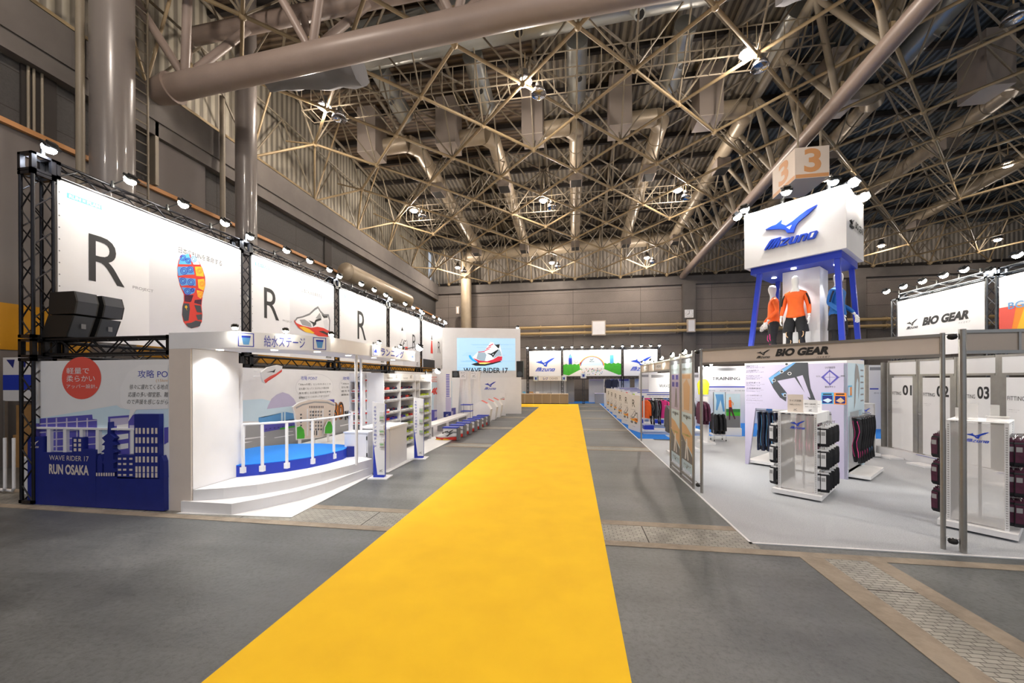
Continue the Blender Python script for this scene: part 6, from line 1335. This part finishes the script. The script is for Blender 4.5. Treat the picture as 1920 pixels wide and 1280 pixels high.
t = thing('banner', 'banner with orange and yellow bands at the right end', 'banner', (BX2, 12.0, 2.7)); p = Pan((BXB, 12.0, 2.7), (0, -1, 0)); g = MB(); p.slab(g, 0, 0, 3.8, 1.92, .012, 'banner'); g.build('sheet', t); g = MB()
p.rect(g, 0, 0, 3.8, 1.12, 'orange', 1); p.poly(g, [(.25, 0), (.75, 0), (.95, 1.12), (.6, 1.12)], 'yellow', 2); p.poly(g, [(1.2, 0), (3.8, 0), (3.8, 1.12), (1.0, 1.12)], 'yellow', 2); p.poly(g, [(0, 0), (.2, 0), (.4, 1.12), (0, 1.12)], 'coral', 2); p.text(g, 'BG SUPPORT', .22, 1.05, 1.9, 1.22, 'skyblue', 4, .01); g.build('artwork', t)
for y, k in ((15.3, 'w'), (14.6, 'w'), (13.9, 'w'), (13.2, 'w'), (12.6, 'w'), (12.2, 'c'), (11.3, 'w'), (10.5, 'w')): put(k, (BX2 + .2, y, 4.97 if k == 'w' else 4.81), PI, '%s floodlight above the %s banner, %s counted from its far end' % ('bluish' if k == 'c' else 'warm', 'BIO GEAR' if y > 12.5 else 'orange', ORD[int(round((15.3 - y) / .7)) if y > 12.5 else int(12.4 - y)]), 'floodlights of the right banners')
# ------------------------------------------------------------ shop on the blue carpet: racks with R panels
cols = ['cloth_orange', 'cloth_black', 'cloth_black', 'cloth_grey', 'cloth_black', 'cloth_pink', 'cloth_navy', 'cloth_grey', 'cloth_black', 'cloth_blue', 'cloth_grey', 'cloth_black', 'cloth_lime', 'cloth_black']
nmz = {'cloth_orange': 'orange', 'cloth_black': 'black', 'cloth_grey': 'grey', 'cloth_pink': 'pink', 'cloth_navy': 'navy', 'cloth_blue': 'blue', 'cloth_lime': 'lime'}
for k in range(6):
    y = 14.8 + 2.1 * k; nth = ['nearest', 'second', 'third', 'fourth', 'fifth', 'farthest'][k]
    t = thing('sign_board', 'white R and red shoe board, %s along the aisle' % nth, 'panel', (2.3, y, 0)); p = Pan((2.16, y + 1.1, .0), (.27, -1.1, 0)); W = 1.13; g = MB(); p.slab(g, 0, .011, W, 1.38, .05, 'white'); g.build('board', t)
    g = MB(); p.text(g, 'R', .42, .92, .68, 1.2, 'ink', 1); p.shoe(g, .58, .52, .72, -.04, L=1, sole='orange'); p.disc(g, .38, .33, .13, .05, 'mid_grey', 1, 14); p.disc(g, .75, .33, .13, .05, 'mid_grey', 1, 14); p.text(g, '日本のRUNを革命する', .3, .80, .8, .83, 'grey_text', 1); p.text(g, 'WAVE RIDER 17', .42, .16, .72, .19, 'grey_text', 1); g.build('print', t)
    t = thing('clothes_rack', 'low white clothes rack behind the %s R panel' % nth, 'rack', (3.3, y - .05, 0))
    for x in (2.55, 4.3): MB().box(x - .02, y - .15, .01, x + .02, y - .11, 1.30, 'white').build('post', t)
    MB().tube((2.5, y - .13, 1.24), (4.4, y - .13, 1.24), .012, 'chrome', 8).build('rail', t); MB().box(2.45, y - .4, .10, 4.5, y + .3, .16, 'white').box(2.5, y - .35, .01, 4.45, y + .25, .10, 'banner_grey').build('base_shelf', t)
    g = MB(); p = Pan((2.55, y - .16, 1.30), (1, 0, 0)); p.slab(g, 0, 0, 1.75, .16, .02, 'white_gloss'); p.rect(g, .1, .11, 1.4, .14, 'blue_text', 1); p.text(g, 'ランニングウエア', .15, .04, 1.1, .08, 'grey_text', 1); g.build('top_card', t)
    for i in range(14 if k == 0 else 9):
        c = cols[(i + 3 * k) % 14]; x = 2.62 + i * (.12 if k == 0 else .19); bright = c in ('cloth_orange', 'cloth_pink', 'cloth_lime', 'cloth_blue')
        hang('S' if bright or i % 2 else 'L', c, (x, y - .13, 1.225), .25 * (i % 3) + (0.5 if bright else 0), '%s sportswear hanging on the rack behind the %s R panel' % (nmz[c], nth), 'clothes on the racks along the aisle', 'offwhite')
    if k < 2:
        for i, x in enumerate((2.7, 3.5)): t = thing('storage_bin', 'blue storage bin at the %s under the rack of the %s R panel' % (['left', 'right'][i], nth), 'bin', (x, y - .15, .16)); MB().box(x - .17, y - .3, .161, x + .17, y - .02, .30, 'royal').build('bin', t); MB().box(x - .18, y - .31, .29, x + .18, y - .01, .305, 'logo_blue').build('rim', t)
t = thing('clothes_rack', 'dark rack with black jackets at the far end of the R panels', 'rack', (2.5, 29, 0)); MB().box(2.2, 28.2, .011, 2.9, 28.3, 1.0, 'white').build('panel', t); g = MB(); p = Pan((2.2, 28.2, 0), (1, 0, 0)); p.logo(g, .2, .35, .35, 'ink', 1, 'white'); g.build('logo', t)
MB().tube((2.2, 28.4, 2.0), (3.2, 28.4, 2.0), .015, 'chrome', 8).build('rail', t); MB().tube((2.2, 28.4, .01), (2.2, 28.4, 2.0), .02, 'white', 8).tube((3.2, 28.4, .01), (3.2, 28.4, 2.0), .02, 'white', 8).build('posts', t)
hang('S', 'cloth_navy', (2.5, 28.4, 1.985), PI / 2, 'navy jacket hanging at the left of the far end rack', 'clothes on the far end rack'); hang('S', 'cloth_navy', (2.95, 28.4, 1.985), PI / 2, 'navy jacket hanging at the right of the far end rack', 'clothes on the far end rack')
# grey shop walls with lettering
def shopwall(x0, x1, y, h, lab, txt, m='banner_grey', dark=False):
    t = thing('shop_wall', lab, 'partition', (x0, y, 0)); MB().box(x0, y, .011, x1, y + .08, h, m).build('panel', t); g = MB(); p = Pan((x0, y, 0), (1, 0, 0)); W = x1 - x0
    p.text(g, txt, W * .2, h - .62, W * .62, h - .48, 'ink', 1, .02); p.rect(g, W * .15, h - .95, W * .8, h - .9, 'blue_text', 1); p.rect(g, .1, h - .2, W - .1, h - .08, 'grey_text', 1)
    for k in range(4): p.text(g, '素材 機能 軽量', W * .1 + k * W * .22, h - 1.12, W * .1 + k * W * .22 + W * .15, h - 1.06, 'grey_text', 1)
    g.build('print', t)
shopwall(3.2, 5.3, 17.2, 2.25, 'light grey shop wall lettered WAVE beyond the side entrance', 'WAVE SERIES'); shopwall(5.6, 8.4, 18.5, 2.55, 'light grey shop wall with a shelf, behind the runner poster', 'TRAINING'); shopwall(8.6, 12.5, 17.0, 2.5, 'light grey shop wall beside the fitting rooms', '大阪マラソン'); shopwall(3.5, 6.2, 21.5, 2.3, 'light grey shop wall in the second row of racks', 'RUNNING', 'offwhite')
t = thing('photo_panel', 'photo panel of running groups by the fitting rooms', 'poster', (8.0, 13.0, 0)); p = Pan((7.6, 13.2, .012), (1, 0, 0)); g = MB(); p.slab(g, 0, 0, .95, 2.1, .03, 'white_gloss'); g.build('board', t); g = MB(); p.text(g, '大阪マラソン', .1, 1.9, .85, 2.0, 'ink', 1)
for r in range(2):
    for k in range(9): p.disc(g, .12 + k * .09, 1.66 - r * .4, .03, .04, 'tan', 3, 8); p.rect(g, .08 + k * .09, 1.42 - r * .4, .16 + k * .09, 1.62 - r * .4, ['red', 'cloth_black', 'royal', 'coral', 'purple_dark'][(k + r) % 5], 2)
for k in range(3): p.text(g, 'ランニングシューズ', .15, .78 - k * .1, .8, .84 - k * .1, 'grey_text', 1)
g.build('print', t)
# tights poster stand on castors, runner poster, yellow shirt
t = thing('poster_stand', 'wheeled stand with a blue tights picture above black clothes', 'display stand', (4.58, 13.1, 0)); p = Pan((4.40, 13.1, .0), (1, 0, 0))
g = MB(); p.slab(g, 0, .18, .37, .24, .35, 'white'); g.build('base', t)
for u in (.01, .36):
    for dd in (-.02, .3): q = p.P(u, 0, -dd); MB().tube((q.x, q.y, .035), (q.x + .02, q.y, .035), .035 - .012, 'black', 10).tube((q.x + .01, q.y, .04), (q.x + .01, q.y, .18), .008, 'chrome', 6).build('castor', t)
    g = MB(); p.slab(g, u - .012, .24, u + .012, 1.57, .02, 'chrome'); g.build('post', t)
g = MB(); p.slab(g, .012, .85, .35, 1.56, .01, 'sky'); p.poly(g, [(.06, 1.5), (.3, 1.5), (.34, .95), (.29, .95), (.22, 1.32), (.12, .98), (.08, 1.0), (.1, 1.3)], 'skyblue', 1); g.build('picture', t)
for i in range(5): hang('S', 'cloth_black', (4.46 + .06 * i, 13.22, .90), .3 * (i % 2), 'black top hanging low on the wheeled tights poster stand', 'black tops on the poster stand')
t = thing('cardboard_box', 'open cardboard box on the base of the wheeled poster stand', 'box', (4.65, 13.15, .24)); MB().box(4.55, 13.12, .241, 4.74, 13.4, .36, 'cardboard').build('carton', t); MB().box(4.54, 13.03, .34, 4.75, 13.12, .35, 'cardboard').build('flap', t)
t = thing('runner_poster', 'poster of a runner in an orange shirt on a lakeside path', 'poster', (5.5, 14.4, 0)); p = Pan((5.25, 14.42, .28), (1, 0, 0)); g = MB(); p.slab(g, 0, 0, .48, 1.2, .03, 'white_gloss'); g.build('board', t); MB().box(5.2, 14.4, .011, 5.76, 14.75, .27, 'white').build('plinth', t); g = MB()
p.rect(g, .01, .01, .47, .42, 'mid_grey', 1); p.rect(g, .01, .42, .47, .55, 'green', 1); p.rect(g, .01, .55, .47, .66, 'dark_green', 1); p.rect(g, .01, .66, .47, 1.19, 'sky', 1)
p.disc(g, .14, 1.03, .03, .045, 'tan', 3, 12); p.poly(g, [(.1, .97), (.18, .98), (.2, .72), (.1, .72)], 'cloth_orange', 3); p.poly(g, [(.18, .95), (.26, .86), (.25, .78), (.22, .79), (.22, .85), (.16, .92)], 'tan', 3); p.poly(g, [(.1, .72), (.2, .72), (.24, .55), (.32, .32), (.28, .3), (.2, .5), (.16, .62), (.15, .5), (.14, .28), (.1, .28), (.1, .5)], 'cloth_maroon', 3); g.build('print', t)
t = thing('torso_form', 'bright yellow sports shirt on a torso form under the side lamp', 'mannequin', (4.7, 15.0, 1.4)); g = MB(); g.loft([[Vector((4.7 + r * 1.25 * math.cos(a * PI / 6), 15.0 + r * .8 * math.sin(a * PI / 6), z)) for a in range(12)] for z, r in ((1.42, .14), (1.6, .15), (1.8, .17), (1.93, .12), (1.98, .06))], 'cloth_yellow'); g.build('shirt', t)
MB().tube((4.7, 15, .02), (4.7, 15, 1.42), .02, 'white', 8).tube((4.7, 15, .011), (4.7, 15, .03), .18, 'white', 20).build('stand', t); MB().tube((4.7, 15, 1.98), (4.7, 15, 2.04), .04, 'mannequin', 10).build('neck', t)
for i, (x, y, m_, nm) in enumerate(((4.0, 12.6, 'cloth_maroon', 'patterned maroon'), (3.2, 11.4, 'cloth_maroon', 'dark maroon'), (2.62, 10.6, 'cloth_grey', 'grey'))):
    t = thing('clothes_stand', 'white clothes stand with %s clothes inside the grey booth' % nm, 'display stand', (x, y, 0)); MB().box(x - .15, y - .3, .011, x + .2, y + .3, .08, 'white').build('base', t); MB().box(x - .02, y - .28, .08, x + .02, y + .28, 1.45, 'white').build('panel', t)
    MB().tube((x - .02, y - .2, 1.3), (x - .3, y - .2, 1.3), .01, 'chrome', 6).build('arm', t)
    for r in range(2):
        for j in range(4): hang('S', m_, (x - .22 + .05 * j, y - .2, 1.29 - .0), .2 * (j % 2), '%s top hanging on the arm of the white stand inside the booth' % nm, 'tops on the white stand: ' + nm) if r == 0 else None
put('w', (4.55, 14.62, 2.38), -PI / 2, 'starry lamp over the yellow shirt in the shop', 'lamps in the shop')
t = thing('lamp_pole', 'slim pole holding the lamp over the yellow shirt', 'pole', (4.55, 14.62, 0)); MB().tube((4.55, 14.62, .011), (4.55, 14.62, 2.32), .015, 'white', 8).build('pole', t); MB().tube((4.55, 14.62, .011), (4.55, 14.62, .03), .16, 'white', 18).build('foot', t)
# shop lamps that light the booths (strip of small floods on the partition tops)
for i, (x, y, z) in enumerate(((6.0, 18.54, 2.61), (7.6, 18.54, 2.61), (9.2, 17.04, 2.56), (4.2, 17.24, 2.31))): put('w', (x, y, z), -PI / 2, '%s small floodlight on top of the grey shop walls' % ORD[i], 'lamps in the shop')
wash = make_spot('booth wash lamp', False, 115, .14, 'wash lamps on the booth frames', 62)
wash['label'] = 'arm lamp on the side entrance header, nearest the far post'; wash.location = (2.15, 12.2, 2.47); wash.rotation_euler = (0, 0, PI); wash.scale = (.5, .5, .5)
for x, y, z, r, lab in ((2.15, 10.9, 2.47, PI, 'arm lamp in the middle of the side entrance header'), (2.15, 9.7, 2.47, PI, 'arm lamp on the side entrance header next to the poster boards'), (2.13, 8.6, 2.48, PI, 'arm lamp on top of the farther poster board'), (2.13, 7.7, 2.48, PI, 'arm lamp on top of the nearer poster board'),
                      (5.5, 5.11, 2.57, -PI / 2, 'added unseen arm lamp on the front header nearer the corner posts'), (6.7, 5.11, 2.57, -PI / 2, 'added unseen arm lamp on the front header farther from the corner posts')): dup(wash, (x, y, z), r, lab)  # the two front-header lamps are added out of view to brighten the booth
# ------------------------------------------------------------ things behind the banner wall at the far left
t = thing('plastic_bin', 'white plastic bin with clips behind the corner tower', 'bin', (-9.4, 5.6, 0)); MB().prism([(-9.62, 5.35, .001), (-9.22, 5.35, .001), (-9.18, 5.35, .62), (-9.66, 5.35, .62)], (0, .4, 0), 'offwhite').build('body', t); MB().box(-9.68, 5.33, .62, -9.16, 5.78, .66, 'banner_grey').build('lid', t)
t = thing('steel_trolley', 'white bent-tube trolley frame at the left edge', 'trolley', (-10, 5.7, 0)); g = MB()
for x in (-9.75, -9.95): MB().path([Vector((x, 5.3, 1.0)), Vector((x, 5.3, .12)), Vector((x - .12, 5.35, .05)), Vector((x - .5, 5.4, .05))], .022, 'white', 8).build('tube', t)
for i, (x0, x1, z0, z1, lab) in enumerate(((-12.9, -11.6, 0, .75, 'large cardboard box at the bottom of the pile behind the left tower'), (-12.8, -11.7, .751, 1.45, 'cardboard box second in the pile behind the left tower'), (-11.5, -10.6, 0, .9, 'cardboard box standing beside the pile'), (-11.5, -10.7, .901, 1.7, 'cardboard box stacked beside the pile'))):
    t = thing('cardboard_box', lab, 'box', ((x0 + x1) / 2, 7.4, z0)); MB().box(x0, 7.0, z0 + .001, x1, 7.8, z1, 'cardboard').build('carton', t); MB().box((x0 + x1) / 2 - .04, 6.998, z0 + .01, (x0 + x1) / 2 + .04, 7.0, z1, 'tan').build('tape', t)
if False: tag(MB().box(-13.1, 6.85, 1.5, -10.4, 6.9, 1.54, 'royal').build('barrier_bar'), 'blue and white barrier bar across the boxes', 'barrier')
t = thing('wall_poster', 'blue and white poster on the wall at the far left', 'poster', (-12.9, 6.9, 1.6)); p = Pan((-13.0, 6.9, 1.55), (1, 0, 0)); g = MB(); p.slab(g, 0, 0, 1.5, 1.0, .02, 'offwhite'); p.rect(g, 0, .25, 1.5, .6, 'royal', 1)
for k in range(4): p.poly(g, [(.1 + k * .35, .95), (.35 + k * .35, .95), (.3 + k * .35, .75)], 'navy', 1)
g.build('sheet', t); MB().box(-13.0, 6.9, .001, -12.95, 6.95, 1.56, 'alu').build('leg', t); MB().box(-11.55, 6.9, .001, -11.5, 6.95, 1.56, 'alu').build('leg', t)
t = thing('hydrant_sign', 'small red fire sign on the left wall', 'sign', (-13.1, 7.3, 2.2)); MB().box(-13.2, 7.2, 2.05, -13.16, 7.36, 2.5, 'red').build('plate', t); g = MB(); p = Pan((-13.16, 7.2, 2.05), (0, 1, 0)); p.text(g, '消', .03, .28, .13, .38, 'white', 1); p.text(g, '火', .03, .16, .13, .26, 'white', 1); g.build('lettering', t)
# the first copy of every floodlight kind is in use; nothing is left at the origin
